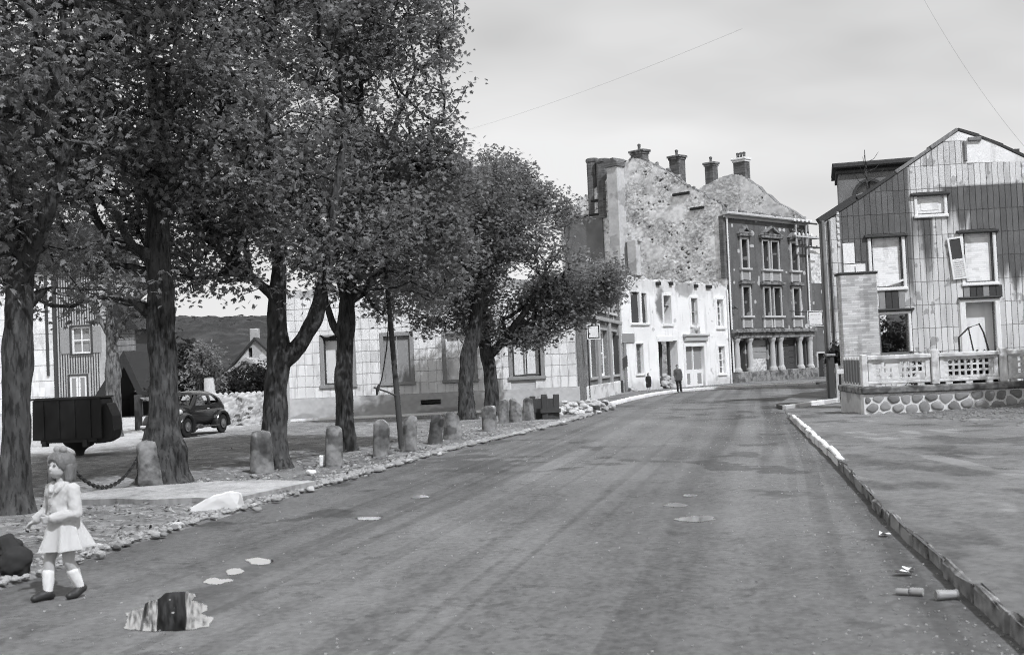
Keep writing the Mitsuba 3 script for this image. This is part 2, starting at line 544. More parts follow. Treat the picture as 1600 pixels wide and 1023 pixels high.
# ------------------------------------------------------------------ ground, road, pavements
def sheet(poly, z):
    v, f = trimesh.creation.triangulate_polygon(poly, engine='earcut')
    return TM(np.column_stack([v, np.full(len(v), z)]), f)


struct('ground', TM([[-3000, -300, -0.06], [3000, -300, -0.06], [3000, 4000, -0.06], [-3000, 4000, -0.06]], [[0, 1, 2], [0, 2, 3]]), 'm_dirt')
LE = A([[-5.6, -12], [-5.0, 4.0], [-4.4, 9.3], [-3.87, 13.1], [-2.9, 17.8], [-1.39, 24.5], [0.9, 32.2], [2.45, 38.6], [3.2, 46], [4.6, 60], [9.0, 75], [12, 120]])
RE = A([[1.0, -8], [2.2, 3.4], [2.78, 7.1], [3.35, 10.75], [4.8, 18.66], [7.18, 32.15], [8.25, 37.5]])
left_x = lambda y: np.interp(y, LE[:, 1], LE[:, 0])
right_x = lambda y: np.interp(y, RE[:, 1], RE[:, 0])
ys = np.arange(-8, 140, 1.0)
struct('road', sheet(Polygon([(left_x(y) - 0.3, y) for y in ys] + [(90, 140), (90, -8)]), 0.0), 'm_road')


def strip(edge, ys, offs, zf):
    """A ground sheet along an edge line: offs = distances sideways, zf(x, y, s) = heights."""
    Y, S = np.meshgrid(ys, offs, indexing='ij')
    X = edge(Y) + S
    Z = zf(X, Y, np.abs(S))
    i = np.arange(Y.size).reshape(Y.shape)
    q = np.stack([i[:-1, :-1].ravel(), i[:-1, 1:].ravel(), i[1:, 1:].ravel(), i[1:, :-1].ravel()], 1)
    m = TM(np.stack([X.ravel(), Y.ravel(), Z.ravel()], 1), np.vstack([q[:, [0, 1, 2]], q[:, [0, 2, 3]]]))
    if m.face_normals[:, 2].mean() < 0:
        m.invert()
    return m


def nz(X, Y, k, seed, o=4):
    return meshkit.fbm(np.stack([X * k, Y * k, X * 0 + seed], -1), o, seed) - 0.5


offs = -np.concatenate([[0, 0.06, 0.14, 0.25, 0.4], np.arange(0.6, 6, 0.22), np.arange(6, 20, 0.6), np.arange(20, 90, 5)])
SQ = 0.05
sq_z = lambda X, Y, s: np.clip(s / 0.14, 0, 1) * SQ + 0.07 * nz(X, Y, 0.5, 3) * np.clip(s, 0, 1) + 0.035 * nz(X, Y, 2.6, 5) * np.clip(s * 3, 0, 1) - 0.005 * (s < 0.01)
struct('square_ground', strip(left_x, np.concatenate([np.arange(-8, 30, 0.25), np.arange(30, 95, 1.0)]), offs, sq_z), 'm_dirt', 'trodden earth and pale gravel of the square under the trees', True)


def walk_z(X, Y, s):
    z = 0.10 * (1 - np.clip((Y - 31.2) / 1.2, 0, 1)) + 0.012
    z = z + 0.03 * nz(X, Y, 0.6, 11) * np.clip(s * 2, 0, 1) + 0.012 * nz(X, Y, 3.0, 12) * np.clip(s * 4, 0, 1)
    bank = np.clip((X - 10.0) / 3.0, 0, 1.3) * np.clip((Y - 25.5) / 5.5, 0, 1) ** 1.5
    return z + bank * (0.30 + 0.25 * nz(X, Y, 1.1, 13))


struct('pavement', strip(right_x, np.concatenate([np.arange(-8, 26, 0.3), np.arange(26, 38.6, 0.15)]), np.concatenate([[0.0, 0.1, 0.2], np.arange(0.4, 9, 0.2), np.arange(9, 40, 2.0)]), walk_z), 'm_walk', 'worn grey pavement right of the road', True)

mat('m_kerb_worn', mikit.proc(lambda p, n, uv: grey(0.17 + 0.35 * (FB(p.x * 9, p.y * 9, p.z * 9) - 0.5))), 0.9, 0.2)
# kerb of the right pavement: whitewashed blocks far off, worn grey ones near the camera
kerb = struct('pavement_kerb', box(1.03, 1.16, -8.0, -7.0, -0.1, 0.09), 'm_stone_1', 'stone kerb of the right pavement')
pts = RE[:-1]
seg = np.concatenate([[0], np.cumsum(np.linalg.norm(np.diff(pts, axis=0), axis=1))])
s = 8.6
g_ = np.random.default_rng(5)
while s < seg[-1] - 0.2:
    ln = g_.uniform(0.55, 1.0)
    e = min(s + ln, seg[-1])
    p0, p1 = [A([np.interp(k, seg, pts[:, 0]), np.interp(k, seg, pts[:, 1])]) for k in (s + 0.012, e - 0.012)]
    d = (p1 - p0) / np.linalg.norm(p1 - p0)
    far = p0[1] > 17.5 and p0[1] < 30
    w = 0.09 if far else g_.uniform(0.035, 0.075)
    h = 0.125 + g_.uniform(-0.012, 0.012) + (0.025 if far else -0.012)
    b = hullbox(0, np.linalg.norm(p1 - p0), -w, 0.0, -0.12, h, 0.018)
    if not far:                                       # worn and chipped
        b = trimesh.Trimesh(*trimesh.remesh.subdivide(b.vertices, b.faces))
        b.vertices += g_.normal(0, .010, b.vertices.shape) * A([1, .8, 1.2])
    b.apply_transform(trimesh.transformations.rotation_matrix(g_.normal(0, 0.010), [0, 1, 0]))
    m = np.eye(4)
    m[:2, 0], m[:2, 1], m[:2, 3] = d, [-d[1], d[0]], p0 + A([g_.normal(0, 0.012), 0])
    b.apply_transform(m)
    obj('kerb_stone', b, 'm_stone_3' if far and p0[1] < 27 else STONES[int(g_.integers(1, 3))] if p0[1] > 17 else ('m_edging_1', 'm_kerb_worn', 'm_kerb_worn')[int(g_.integers(0, 3))], kerb)
    s = e

# the raised pavement with its kerb before the gate of the right house
c0, c1 = gp(1222, 640), gp(1335, 624)
pv = Polygon([c0[:2], c1[:2], (c1[0] + 14, c1[1] + 3), (c1[0] + 15, c1[1] + 12), (c0[0] + 3.4, c0[1] + 12), (c0[0] + 0.15, c0[1] + 1.5)])
m = trimesh.creation.extrude_polygon(pv, 0.22, engine='earcut')
m.apply_translation([0, 0, -0.1])
k2 = struct('gate_pavement', m, 'm_walk', 'raised pavement before the dark gate')
a, b = c0[:2], c1[:2]
L_ = np.linalg.norm(b - a)
d = (b - a) / L_
for i in range(6):
    kb = hullbox(i * L_ / 6 + 0.01, (i + 1) * L_ / 6 - 0.01, -0.13, 0.0, -0.1, 0.13 + 0.006 * (i % 3), 0.015)
    m = np.eye(4)
    m[:2, 0], m[:2, 1], m[:2, 3] = d, [-d[1], d[0]], a - 0.003 * A([-d[1], d[0]])
    kb.apply_transform(m)
    obj('kerb_stone', kb, STONES[1 + i % 3], k2)

# pavement with a pale kerb in front of the burnt houses
kp = [(905, 648), (925, 643.5), (945, 636), (965, 631), (990, 624.5), (1020, 618), (1060, 612), (1100, 609), (1148, 606.5), (1210, 603), (1275, 600.5)]
kg = A([gp(*q)[:2] for q in kp])
back = [(26, 86), (16, 90), (4, 75), (2, 52), (1.0, 46)]
m = trimesh.creation.extrude_polygon(Polygon([tuple(q) for q in kg] + back).buffer(0), 0.2, engine='earcut')
m.apply_translation([0, 0, -0.1])
fp = struct('far_pavement', m, 'm_walk', 'narrow pavement in front of the burnt houses')
for q0, q1 in zip(kg[:-1], kg[1:]):
    n = max(1, int(np.linalg.norm(q1 - q0) / 1.1))
    for i in range(n):
        a, b = q0 + (q1 - q0) * i / n, q0 + (q1 - q0) * (i + 1) / n
        l = np.linalg.norm(b - a)
        kb = hullbox(0.01, l - 0.01, -0.05, 0.2, -0.1, 0.125, 0.02)
        m = np.eye(4)
        d = (b - a) / l
        m[:2, 0], m[:2, 1], m[:2, 3] = d, [-d[1], d[0]], a
        kb.apply_transform(m)
        obj('kerb_stone', kb, ('m_pale_stone', 'm_stone_3', 'm_stone_2')[i % 3], fp)

# pale stones that edge the road on the left
ed = struct('stone_edging', box(-4.9, -4.8, 4.0, 4.3, -0.05, 0.04), 'm_stone_1', 'line of loose pale stones along the left edge of the road')
g_ = np.random.default_rng(21)
rows = []
for i in range(278):
    y = 11.2 + 27 * (i / 278) ** 1.18 + g_.uniform(-0.1, 0.1)
    rows.append((y, g_.normal(0.10, 0.12)))
for i, (y, o) in enumerate(rows):
    r = g_.uniform(0.03, 0.075) * (1.0 if y < 20 else 1.3)
    obj('stone', place(stone(r, 100 + i, 1, .8), (left_x(y) - o, y, 0.035 + 0.15 * r)), EDGING[int(g_.choice([0, 1, 1, 2, 2, 3]))], ed)
more = [place(stone(g_.uniform(0.015, 0.045) * (1 if y < 18 else 1.5), 700 + i, 0), (left_x(y) - abs(g_.normal(0.10, 0.16)) - (g_.uniform(0, 3) if i % 5 == 0 else 0), y, 0.045)) for i, y in enumerate(g_.uniform(7.5, 40, 2600))]
obj('pebbles', cat(more), 'm_edging_2', ed, kind='stuff')

# concrete slab by the first trees
q = [gp(x, y, 0.12)[:2] for x, y in ((110, 781), (180, 778.5), (240, 780), (300, 777), (366, 778.5), (400, 770), (430, 764), (462, 757), (493, 751), (420, 749), (345, 751), (230, 759), (120, 768))]
m = trimesh.creation.extrude_polygon(Polygon(q), 0.3, engine='earcut')
m.apply_translation([0, 0, -0.18])
mat('m_slab', mikit.proc(lambda p, n, uv: grey(0.25 + 0.22 * (FB(p.x * 1.7, p.y * 1.7, 2.0) - 0.5) + 0.16 * (FB(p.x * 17, p.y * 17) - 0.5))), 0.9, 0.2)
struct('concrete_slab', m, 'm_slab', 'low concrete slab between the first trees and the road')

# pale kerb strip along the foot of the slate house
a, b = gp(446, 660, 0.05), gp(640, 651, 0.05)
struct('foot_kerb', tube([a + [0, 0, .03], b + [0, 0, .03], [2.3, 44.2, .08]], 0.09, 6), 'm_pale_stone', 'pale kerb along the foot of the slate house')

# grit and small stones lying loose on the road and the pavement
g_ = np.random.default_rng(77)
gr = {0: [], 1: []}
for i in range(1700):
    y = 6.5 + 30 * g_.uniform() ** 2.0
    x = g_.uniform(left_x(y), right_x(y) - .05) if i % 3 else right_x(y) - abs(g_.normal(0, .45)) - .04
    gr[i % 2].append(place(stone(g_.uniform(.003, .011) * (1 + y / 40), i, 0), (x, y, .003)))
for k, mt in ((0, 'm_edging_0'), (1, 'm_edging_2')):
    struct('road_grit', cat(gr[k]), mt)
    labels[[n for n in labels if n.startswith('road_grit')][-1]] = {'kind': 'stuff', 'label': 'loose grit and small stones scattered over the road', 'category': 'grit'}

# puddles
def puddle(outline, seed):
    p = A([gp(*q)[:2] for q in outline])
    c = Polygon([tuple(x) for x in p]).buffer(0)
    pts = []
    gg = np.random.default_rng(seed)
    ln = c.exterior.length
    n = max(24, int(ln / 0.05))
    for i in range(n):
        e = c.exterior.interpolate(i * ln / n)
        pts.append((e.x + gg.normal(0, 0.006), e.y + gg.normal(0, 0.012)))
    c = Polygon(pts).buffer(0)
    c = c.buffer(0.05).buffer(-0.06).buffer(0.03)
    c = max(getattr(c, 'geoms', [c]), key=lambda x: x.area)
    return struct('puddle', sheet(Polygon(c.exterior), 0.004), 'm_water')


puddle([(198, 982), (206, 962), (225, 952), (235, 940), (252, 936), (262, 926), (290, 925), (303, 930), (296, 938), (318, 946), (320, 954), (308, 960), (330, 966), (322, 978), (290, 984), (240, 985)], 1)
puddle([(200, 958), (215, 952), (230, 950), (222, 957), (205, 962)], 2)
for k, (x, y, rx, ry) in enumerate([(335, 908, 12, 4), (353, 907, 6, 2), (366, 893, 10, 4), (405, 877, 17, 4.5), (578, 810, 18, 2.6), (1089, 810.5, 29, 4.2), (1055, 789, 15, 2.6), (1078, 774, 8, 2),
                                    (655, 776, 12, 2), ]):
    puddle([(x + rx * math.cos(t) * (1 + 0.2 * math.sin(3 * t + k)), y + ry * math.sin(t) * (1 + 0.25 * math.sin(2 * t + 2 * k))) for t in np.linspace(0, 6.28, 18)[:-1]], 10 + k)


# hills behind the square
def hill(y0, prof, depth, seed):
    """A wooded slope whose crest the photograph shows as the line prof."""
    P_ = A([at(x, y, y0) for x, y in prof])
    nx, ny = 520, 90
    X = np.linspace(P_[0, 0], P_[-1, 0], nx)
    H = np.interp(X, P_[:, 0], P_[:, 2])
    v = []
    for j in range(ny):
        t = j / (ny - 1)
        y = y0 - depth + depth * 1.5 * t
        k = math.sin(min(1.0, t * 1.5) * math.pi / 2) if t < 2 / 3 else math.cos((t - 2 / 3) * 1.2)
        z = H * k + 2.2 * nz(X, np.full(nx, y), 0.09, seed) + 1.3 * nz(X, np.full(nx, y), 0.55, seed + 1)
        v.append(np.stack([X, np.full(nx, y), z - (1.2 if j in (0, ny - 1) else 0)], 1))
    i = np.arange(nx * ny).reshape(ny, nx)
    q = np.stack([i[:-1, :-1].ravel(), i[:-1, 1:].ravel(), i[1:, 1:].ravel(), i[1:, :-1].ravel()], 1)
    return TM(np.vstack(v), np.vstack([q[:, [0, 1, 2]], q[:, [0, 2, 3]]]))


h = hill(260, [(-500, 470), (-200, 480), (100, 494), (250, 499), (430, 497), (560, 510), (700, 540), (860, 575)], 110, 31)
hc = 0.026 + 0.11 * (meshkit.fbm(h.vertices * A([0.5, 0.5, 0.6]), 5, 4) - 0.48)
struct('hill', h, 'm_vcol', 'dark wooded hillside behind the square', True, np.repeat(np.clip(hc, 0.03, 0.2)[:, None], 3, 1))


# ------------------------------------------------------------------ buildings: shared pieces
def frame_part(F, r, parent, width, w0, w1, mat_, name='frame', sill=True):
    u0, v0, u1, v1 = r
    ms = [pad(u0 - width, u0, v0, v1, w0, w1, 0.01), pad(u1, u1 + width, v0, v1, w0, w1, 0.01), pad(u0 - width, u1 + width, v1, v1 + width, w0, w1, 0.01)]
    if sill:
        ms.append(pad(u0 - width * 1.3, u1 + width * 1.3, v0 - width * 0.9, v0, w0, w1 + 0.05, 0.01))
    return obj(name, F.map(cat(ms)), mat_, parent)


def board_part(F, r, parent, w, mat_, name='board', grow=0.0, n=1):
    u0, v0, u1, v1 = r
    for i in range(n):
        a, b = u0 - grow + (u1 - u0 + 2 * grow) * i / n, u0 - grow + (u1 - u0 + 2 * grow) * (i + 1) / n
        obj(name, F.map(pad(a + (0.006 if n > 1 else 0), b - (0.006 if n > 1 else 0), v0 - grow, v1 + grow, w - 0.04, w + 0.004 * (i % 2), 0.004)), mat_, parent)


def sash(F, r, parent, w, cols=2, rows=3, bar=0.035, mat_='m_board_white', broken=0.0, seed=0):
    """A glazed sash: bars as one part, every pane a part; broken = share of panes gone."""
    u0, v0, u1, v1 = r
    ms = [pad(u0, u0 + bar * 1.4, v0, v1, w - 0.05, w, 0), pad(u1 - bar * 1.4, u1, v0, v1, w - 0.05, w, 0), pad(u0, u1, v0, v0 + bar * 1.4, w - 0.047, w + 0.003, 0), pad(u0, u1, v1 - bar * 1.4, v1, w - 0.047, w + 0.003, 0)]
    us, vs = np.linspace(u0, u1, cols + 1), np.linspace(v0, v1, rows + 1)
    ms += [pad(u - bar / 2, u + bar / 2, v0, v1, w - 0.044, w - 0.006, 0) for u in us[1:-1]] + [pad(u0, u1, v - bar / 2, v + bar / 2, w - 0.041, w - 0.009, 0) for v in vs[1:-1]]
    k = obj('sash', F.map(cat(ms)), mat_, parent)
    gg = np.random.default_rng(seed)
    for i in range(cols):
        for j in range(rows):
            if gg.uniform() >= broken:
                obj('pane', F.map(TM([[us[i], vs[j], w - 0.025], [us[i + 1], vs[j], w - 0.025], [us[i + 1], vs[j + 1], w - 0.025], [us[i], vs[j + 1], w - 0.025]], [[0, 1, 2], [0, 2, 3]])), 'm_glass', parent)
    return k


def open_wall(F, poly, holes, t=0.45):
    return F.map(slab(poly.difference(unary_union([R(h) for h in holes])) if holes else poly, -t, 0))


# ------------------------------------------------------------------ the slate clad house behind the trees
SH = Frame(gp(444, 657), (1, 0.0))
W = SH.px(903, 600)[0]
sl = thing('slate_house', 'long pale slate clad house front with dark window frames behind the trees', 'house')
z0, top = 0.80, 4.75
wins = [SH.rect(506, 530, 550, 604), SH.rect(600, 526, 641, 597), SH.rect(697, 520, 739, 595), SH.rect(800, 515, 844, 590)]
wins = [(a, 1.27, c, 3.0) for a, b, c, d in wins]
vent = SH.rect(657, 624, 689, 632, 0.0)
body = Polygon([(0, z0), (W, z0)] + ragged([(W, top), (W * 0.72, top + 0.35), (W * 0.5, top - 0.2), (W * 0.2, top + 0.25), (0, top)], 0.10, 0.5, 3))
back_w = Frame(SH.o, SH.d)
obj('wall', open_wall(SH, body, wins), 'm_plinth', sl)
obj('plinth', SH.map(slab(Polygon([(-0.08, -0.2), (W + 0.06, -0.2), (W + 0.06, z0), (-0.08, z0)]).difference(R(vent)), -0.45, 0.05)), 'm_plinth', sl)
obj('vent_opening', SH.map(slab(R(vent, .25).difference(R(vent)), -1.5, -.45)), 'm_plinth', sl, label='dark slot of a cellar opening in the plinth')
SR = Frame(SH.pt(W + 0.0, 0, -0.0), (0.14, 0.99))
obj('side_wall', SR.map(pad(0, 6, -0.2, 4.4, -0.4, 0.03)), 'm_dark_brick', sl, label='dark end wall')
SL2 = Frame(SH.pt(0, 0, -9.0), (0, -1))
obj('side_wall', SL2.map(pad(0, 8.5, -0.2, 4.5, -0.4, 0)), 'm_plinth', sl)
obj('back_wall', SH.map(pad(0, W, -0.2, 4.6, -9.3, -9.0)), 'm_white', sl)
obj('floor', SH.map(pad(0.2, W - .2, 0.4, 0.6, -9, -0.5)), 'm_wood', sl)
obj('corner_strip', SH.map(pad(-0.06, 0.22, z0, top - .1, 0.0, 0.06, 0.01)), 'm_stone_1', sl)
for i, r in enumerate(wins):
    wk = frame_part(SH, r, sl, 0.14, -0.12, 0.05, 'm_board_grey', 'window')
    if i in (0, 3):
        sash(SH, r, wk, -0.1, 2, 1, 0.05, 'm_dark_wood', 0.4, i)
        obj('blind', SH.map(pad(r[0], r[2], r[1] + 0.1, r[3] - 0.02, -0.3, -0.27)), 'm_board_white', wk)
    elif i == 1:
        board_part(SH, r, wk, -0.08, 'm_board_grey', 'shutter', 0, 2)
    else:
        obj('blind', SH.map(pad(r[0], r[2], r[1] + 0.02, r[3] - 0.02, -0.2, -0.17)), 'm_board_white', wk)
        sash(SH, r, wk, -0.1, 2, 2, 0.04, 'm_board_white', 0.1, i)
cols_, tw, th = int(W / 0.31), 0.31, 0.42
blocked = [R((r[0] - 0.15, r[1] - 0.14, r[2] + 0.15, r[3] + 0.15)) for r in wins]
gg = np.random.default_rng(2)
bald = sbox(SH.px(806, 600)[0] - .5, z0 - .1, SH.px(835, 600)[0], z0 + 0.52)          # slates gone near the right end, dirty ones left of it
n_t = 0
for r_ in range(8):
    for c in range(cols_ + 1):
        off = 0.0
        t = sbox(0.24 + c * tw + 0.005, z0 + r_ * th + 0.008, min(0.24 + (c + 1) * tw - 0.005, W - 0.01), z0 + (r_ + 1) * th - 0.010)
        if t.is_empty or t.area < 0.02 or gg.uniform() < 0.008:
            continue
        for bl in blocked:
            if t.intersects(bl):
                t = t.difference(bl)
        if bald.intersects(t) and gg.uniform() < 0.75 and r_ == 0:
            continue
        t = max(getattr(t, 'geoms', [t]), key=lambda x: x.area) if not t.is_empty else t
        if t.is_empty or t.area < 0.015 or n_t >= 300:
            continue
        w = 0.028 + gg.uniform(-0.004, 0.008)
        a, b_, c2, d_ = t.bounds
        if abs(t.area - (c2 - a) * (d_ - b_)) < 1e-6:
            obj('slate', SH.map(pad(a, c2, b_, d_, 0.002, w, 0.004)), 'm_slate', sl)
        else:
            obj('slate', SH.map(slab(t, 0.002, w)), 'm_slate', sl)
        n_t += 1
rest = [pad(0.24 + c * tw + 0.012, min(0.24 + (c + 1) * tw - 0.004, W - 0.01), z0 + r_ * th + 0.012, z0 + (r_ + 1) * th - 0.012, 0.002, 0.03, 0.004) for r_ in (8,) for c in range(cols_)]
obj('top_slates', SH.map(cat(rest)), 'm_slate', sl, kind='stuff')

# ------------------------------------------------------------------ the narrow grey house with the hanging sign
GD = A([0.208, 0.978])
G1 = A([5.55, 62.4])
GL = 13.6
GH = Frame(G1 - GD * GL, GD)
gh = thing('grey_house', 'narrow grey burnt house with tall thin windows between slate house and white house', 'house')
gw = []
for x0, x1 in ((921.5, 931), (938.5, 950), (955, 965.5)):
    u0, u1 = GH.px(x0, 560)[0], GH.px(x1, 560)[0]
    gw.append((u0, 1.05, u1, 3.15))
uppers = [(u0 + 0.1, 4.05, u1 - 0.1, 5.6) for u0, _, u1, _ in gw]
obj('wall', open_wall(GH, Polygon([(0, -0.1), (GL, -0.1)] + ragged([(GL, 6.0), (GL * .5, 6.3), (0, 6.0)], 0.12, 0.6, 8)), gw + uppers + [(GL - 1.5, 0, GL - .3, 2.9)]), 'm_facade', gh)
obj('plinth', GH.map(pad(0, GL - 1.8, -0.1, 0.72, 0, 0.12, 0.02)), 'm_plinth', gh)
obj('string_course', GH.map(pad(0, GL, 3.55, 3.72, 0, 0.12, 0.02)), 'm_board_grey', gh)
for i in range(4):
    us = [0.3] + [g[2] + 0.35 for g in gw]
    obj('pilaster', GH.map(pad(us[i], us[i] + 0.7, 0.72, 3.55, 0, 0.09, 0.02)), 'm_board_grey' if i else 'm_concrete', gh)
for r in gw:
    wk = frame_part(GH, r, gh, 0.12, -0.2, 0.02, 'm_board_grey', 'window')
    sash(GH, r, wk, -0.2, 1, 2, 0.08, 'm_board_white', 0.0, 1)
    obj('blind', GH.map(pad(r[0] + .1, r[2] - .1, r[1] + 0.5, r[3] - 0.25, -0.33, -0.30)), 'm_board_white', wk)
for r in uppers:
    frame_part(GH, r, gh, 0.12, -0.2, 0.03, 'm_trim', 'window')
obj('back_wall', GH.map(pad(0, GL, -0.1, 5, -6.3, -6)), 'm_facade', gh)
obj('doorway', GH.map(cat([pad(GL - 1.62, GL - 1.45, 0, 3.0, -.3, .05, .02), pad(GL - .35, GL - .18, 0, 3.0, -.3, .05, .02), pad(GL - 1.62, GL - .18, 2.85, 3.0, -.3, .06, .02)])), 'm_dark_wood', gh, label='empty doorway at the right end')

# hanging sign boards
def sign_board(loc, w, h, frame_out, label, bars, arm):
    sg = thing('sign_board', label, 'sign')
    F = Frame(loc, (1, 0.05))
    obj('panel', F.map(pad(0.06, w - 0.06, 0.06, h - 0.06, -0.02, 0.004)), 'm_board_white', sg)
    outer = sbox(0, 0, w, h).difference(sbox(0.035, 0.035, w - 0.035, h - 0.035))
    inner = sbox(0.035, 0.035, w - 0.035, h - 0.035).difference(sbox(0.08, 0.08, w - 0.08, h - 0.08))
    obj('frame', F.map(slab(outer, -0.03, 0.02)), 'm_board_white', sg)
    obj('border', F.map(slab(inner, -0.025, 0.012)), 'm_iron', sg, label='dark border line')
    ms = []
    for k, row in enumerate(bars):
        for x0, x1 in row:
            v = h - 0.06 - (h - 0.12) * (k + 0.72) / len(bars)
            ms.append(pad(0.08 + (w - 0.16) * x0, 0.08 + (w - 0.16) * x1, v, v + 0.035, 0.004, 0.007))
    if ms:
        obj('lettering', F.map(cat(ms)), 'm_trim', sg)
    obj('bracket', F.map(cat([tube(q, 0.022, 6) for q in arm])), 'm_iron', sg)
    return sg


p = at(917.5, 530.5, 48.0)
sign_board(p, 0.53, 0.60, 0, 'small white sign board on a post before the narrow grey house', [], [[(0.02, h_, -0.06) for h_ in (-2.3, 0.0, 0.62)], [(0.0, 0.55, -0.05), (0.5, 0.55, -0.05)]])

# ------------------------------------------------------------------ the white ruined house
W0, W1 = A([5.72, 63.2]), A([12.98, 72.8])
WH = Frame(W0, W1 - W0)
WL = np.linalg.norm(W1 - W0)
wh = thing('white_house', 'roofless white plastered house front with broken windows and double door', 'house')
uw = [WH.rect(986, 456, 1000, 504), WH.rect(1003, 458, 1011, 506), WH.rect(1036.5, 462, 1048, 506), WH.rect(1079.5, 466, 1089.5, 508), WH.rect(1120, 468, 1129.5, 511)]
lw = [WH.rect(994, 537, 1005, 584), WH.rect(1030, 532, 1060, 613), WH.rect(1071.5, 541, 1100.5, 606), WH.rect(1122.5, 541, 1132.5, 584), WH.rect(966, 536, 977, 608)]
lw[1] = (lw[1][0], -0.1, lw[1][2], lw[1][3])
lw[2] = (lw[2][0], 0.0, lw[2][2], lw[2][3])
lw[4] = (0.25, -0.05, lw[4][2], lw[4][3])
eave = [WH.px(1147, 449), WH.px(1120, 446), WH.px(1090, 444), WH.px(1050, 440), WH.px(1000, 436), WH.px(964, 434)]
eave[0], eave[-1] = (WL, eave[0][1]), (0.0, eave[-1][1])
hk = unary_union([R(h) for h in lw + uw[:1] + uw[2:]] + [R(uw[1])])
wall_poly = Polygon([(0, -0.15), (WL, -0.15)] + ragged(eave, 0.06, 0.35, 4))


def white_soot(p, n, uv):
    """Whitewash with the soot that the fire left round the second window and under the wall top."""
    r = WHITE_W
    u = (p.x - WH.o[0]) * WH.d[0] + (p.y - WH.o[1]) * WH.d[1]
    q = FB(p.x * 2.3, p.y * 2.3, p.z * 2.3)
    s1 = SS(0.55, 0.0, dr.sqrt(dr.square((u - r[0] + 0.18) / 0.75) + dr.square((p.z - r[3] + 0.5) / 1.15)) - 0.45 + 0.7 * (q - 0.5))
    s2 = SS(0.30, 0.22, dr.sqrt(dr.square((u - WH_U[0]) / 1.9) + dr.square((p.z - WH_U[1]) / 1.0)) * 0.5 + 0.2 * (q - 0.5))
    s3 = SS(-0.35, 0.15, p.z - 5.45 + 0.9 * (q - 0.5))
    s4 = SS(0.8, 0.2, p.z + 0.9 * (q - 0.5))
    return white_fn(p, n, uv) * (1 - 0.75 * s1) * (1 - 0.45 * s2) * (1 - 0.2 * s3) * (1 - 0.3 * s4)


WHITE_W, WH_U = uw[2], WH.px(1070, 450)
mat('m_white_soot', mikit.proc(white_soot), 0.9, 0.2)
obj('wall', WH.map(slab(wall_poly.difference(hk), -0.5, 0)), 'm_white_soot', wh)
gg = np.random.default_rng(12)
st_ = []
for i in range(70):
    u = gg.uniform(0.1, WL - 0.1)
    v = np.interp(-u, [-e[0] for e in eave], [e[1] for e in eave])
    st_.append(place(stone(gg.uniform(0.08, 0.2), 300 + i), (u, v + gg.uniform(-0.05, 0.08), gg.uniform(-0.45, 0.02))))
obj('broken_wall_top', WH.map(cat(st_)), 'm_stone_1', wh, kind='stuff')
for i, (x, y, wd) in enumerate([(1027, 443, 11), (1047, 443, 8), (1086, 447, 9), (1106, 448, 16)]):
    u, v = WH.px(x, y)
    obj('charred_beam', WH.map(pad(u - wd * .018, u + wd * .018, v - 0.09, v + 0.09, -0.4, 0.14, 0.02)), 'm_soot', wh)
# broken double window with its frames fallen askew
for i, (r, tl) in enumerate(((uw[0], 0.07), (uw[1], 0.12))):
    m = pad(-(r[2] - r[0]) / 2 + .02, (r[2] - r[0]) / 2 - .02, -(r[3] - r[1]) / 2, (r[3] - r[1]) / 2, -0.05, 0.0)
    m.apply_transform(trimesh.transformations.rotation_matrix(tl, [0, 0, 1]))
    m.apply_translation([(r[0] + r[2]) / 2, (r[1] + r[3]) / 2, -0.12])
    wk = obj('shutter', WH.map(m), 'm_dark_wood', wh, label='charred shutter hanging askew in its opening')
obj('sill', WH.map(pad(uw[0][0] - .15, uw[1][2] + .15, uw[0][1] - .14, uw[0][1] - .02, 0, 0.1, .02)), 'm_board_white', wh)
for i, r in enumerate(uw[2:]):
    wk = frame_part(WH, r, wh, 0.14, 0.0, 0.05, 'm_board_white', 'window')
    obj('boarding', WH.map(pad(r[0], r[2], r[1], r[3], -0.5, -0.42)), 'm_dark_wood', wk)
    if i:
        sash(WH, r, wk, -0.15, 2, 4 if i == 2 else 2, 0.06 if i == 2 else 0.05, 'm_board_white' if i == 2 else 'm_trim', 0.3, i)
    else:
        obj('transom', WH.map(pad(r[0], r[2], r[1] + 0.95, r[1] + 1.02, -0.2, -0.12)), 'm_soot', wk)
for r, c in ((lw[0], 'm_dark_wood'), (lw[3], 'm_board_white')):
    wk = frame_part(WH, r, wh, 0.10, 0.0, 0.04, 'm_board_white', 'window')
    sash(WH, r, wk, -0.15, 2, 4, 0.05, 'm_board_grey' if c == 'm_dark_wood' else c, 0.2, 3)
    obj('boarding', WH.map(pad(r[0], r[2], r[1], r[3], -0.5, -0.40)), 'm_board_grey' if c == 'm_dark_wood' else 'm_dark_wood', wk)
# shop door with its board, a fallen door leaf and flap
r = lw[4]
obj('sign_panel', WH.map(pad(r[2] - 0.35, r[2] + 0.95, r[3] + 0.02, r[3] + 0.50, 0.0, 0.07, .01)), 'm_board_grey', wh)
obj('sign_panel', WH.map(pad(r[2] - 0.80, r[2] - 0.36, r[3] - 0.02, r[3] + 0.48, 0.0, 0.09, .01)), 'm_board_white', wh)
obj('door_leaf', WH.map(slab(Polygon([(r[0] + .2, 0), (r[2] + .1, 0), (r[2] - .05, r[3] - .5), (r[0] + .45, r[3] - .9)]), -0.4, -0.35)), 'm_board_white', wh, label='pale door leaf leaning in the shop doorway')
obj('hanging_board', WH.map(slab(Polygon([(r[2] - .5, 1.2), (r[2] + .15, 1.45), (r[2] + .12, 2.0), (r[2] - .5, 1.75)]), 0.03, 0.07)), 'm_dark_wood', wh, label='dark board hanging askew in the shop doorway')
obj('door_post', WH.map(pad(0.0, 0.24, 0, 3.0, -0.1, 0.06, .02)), 'm_wood', wh)
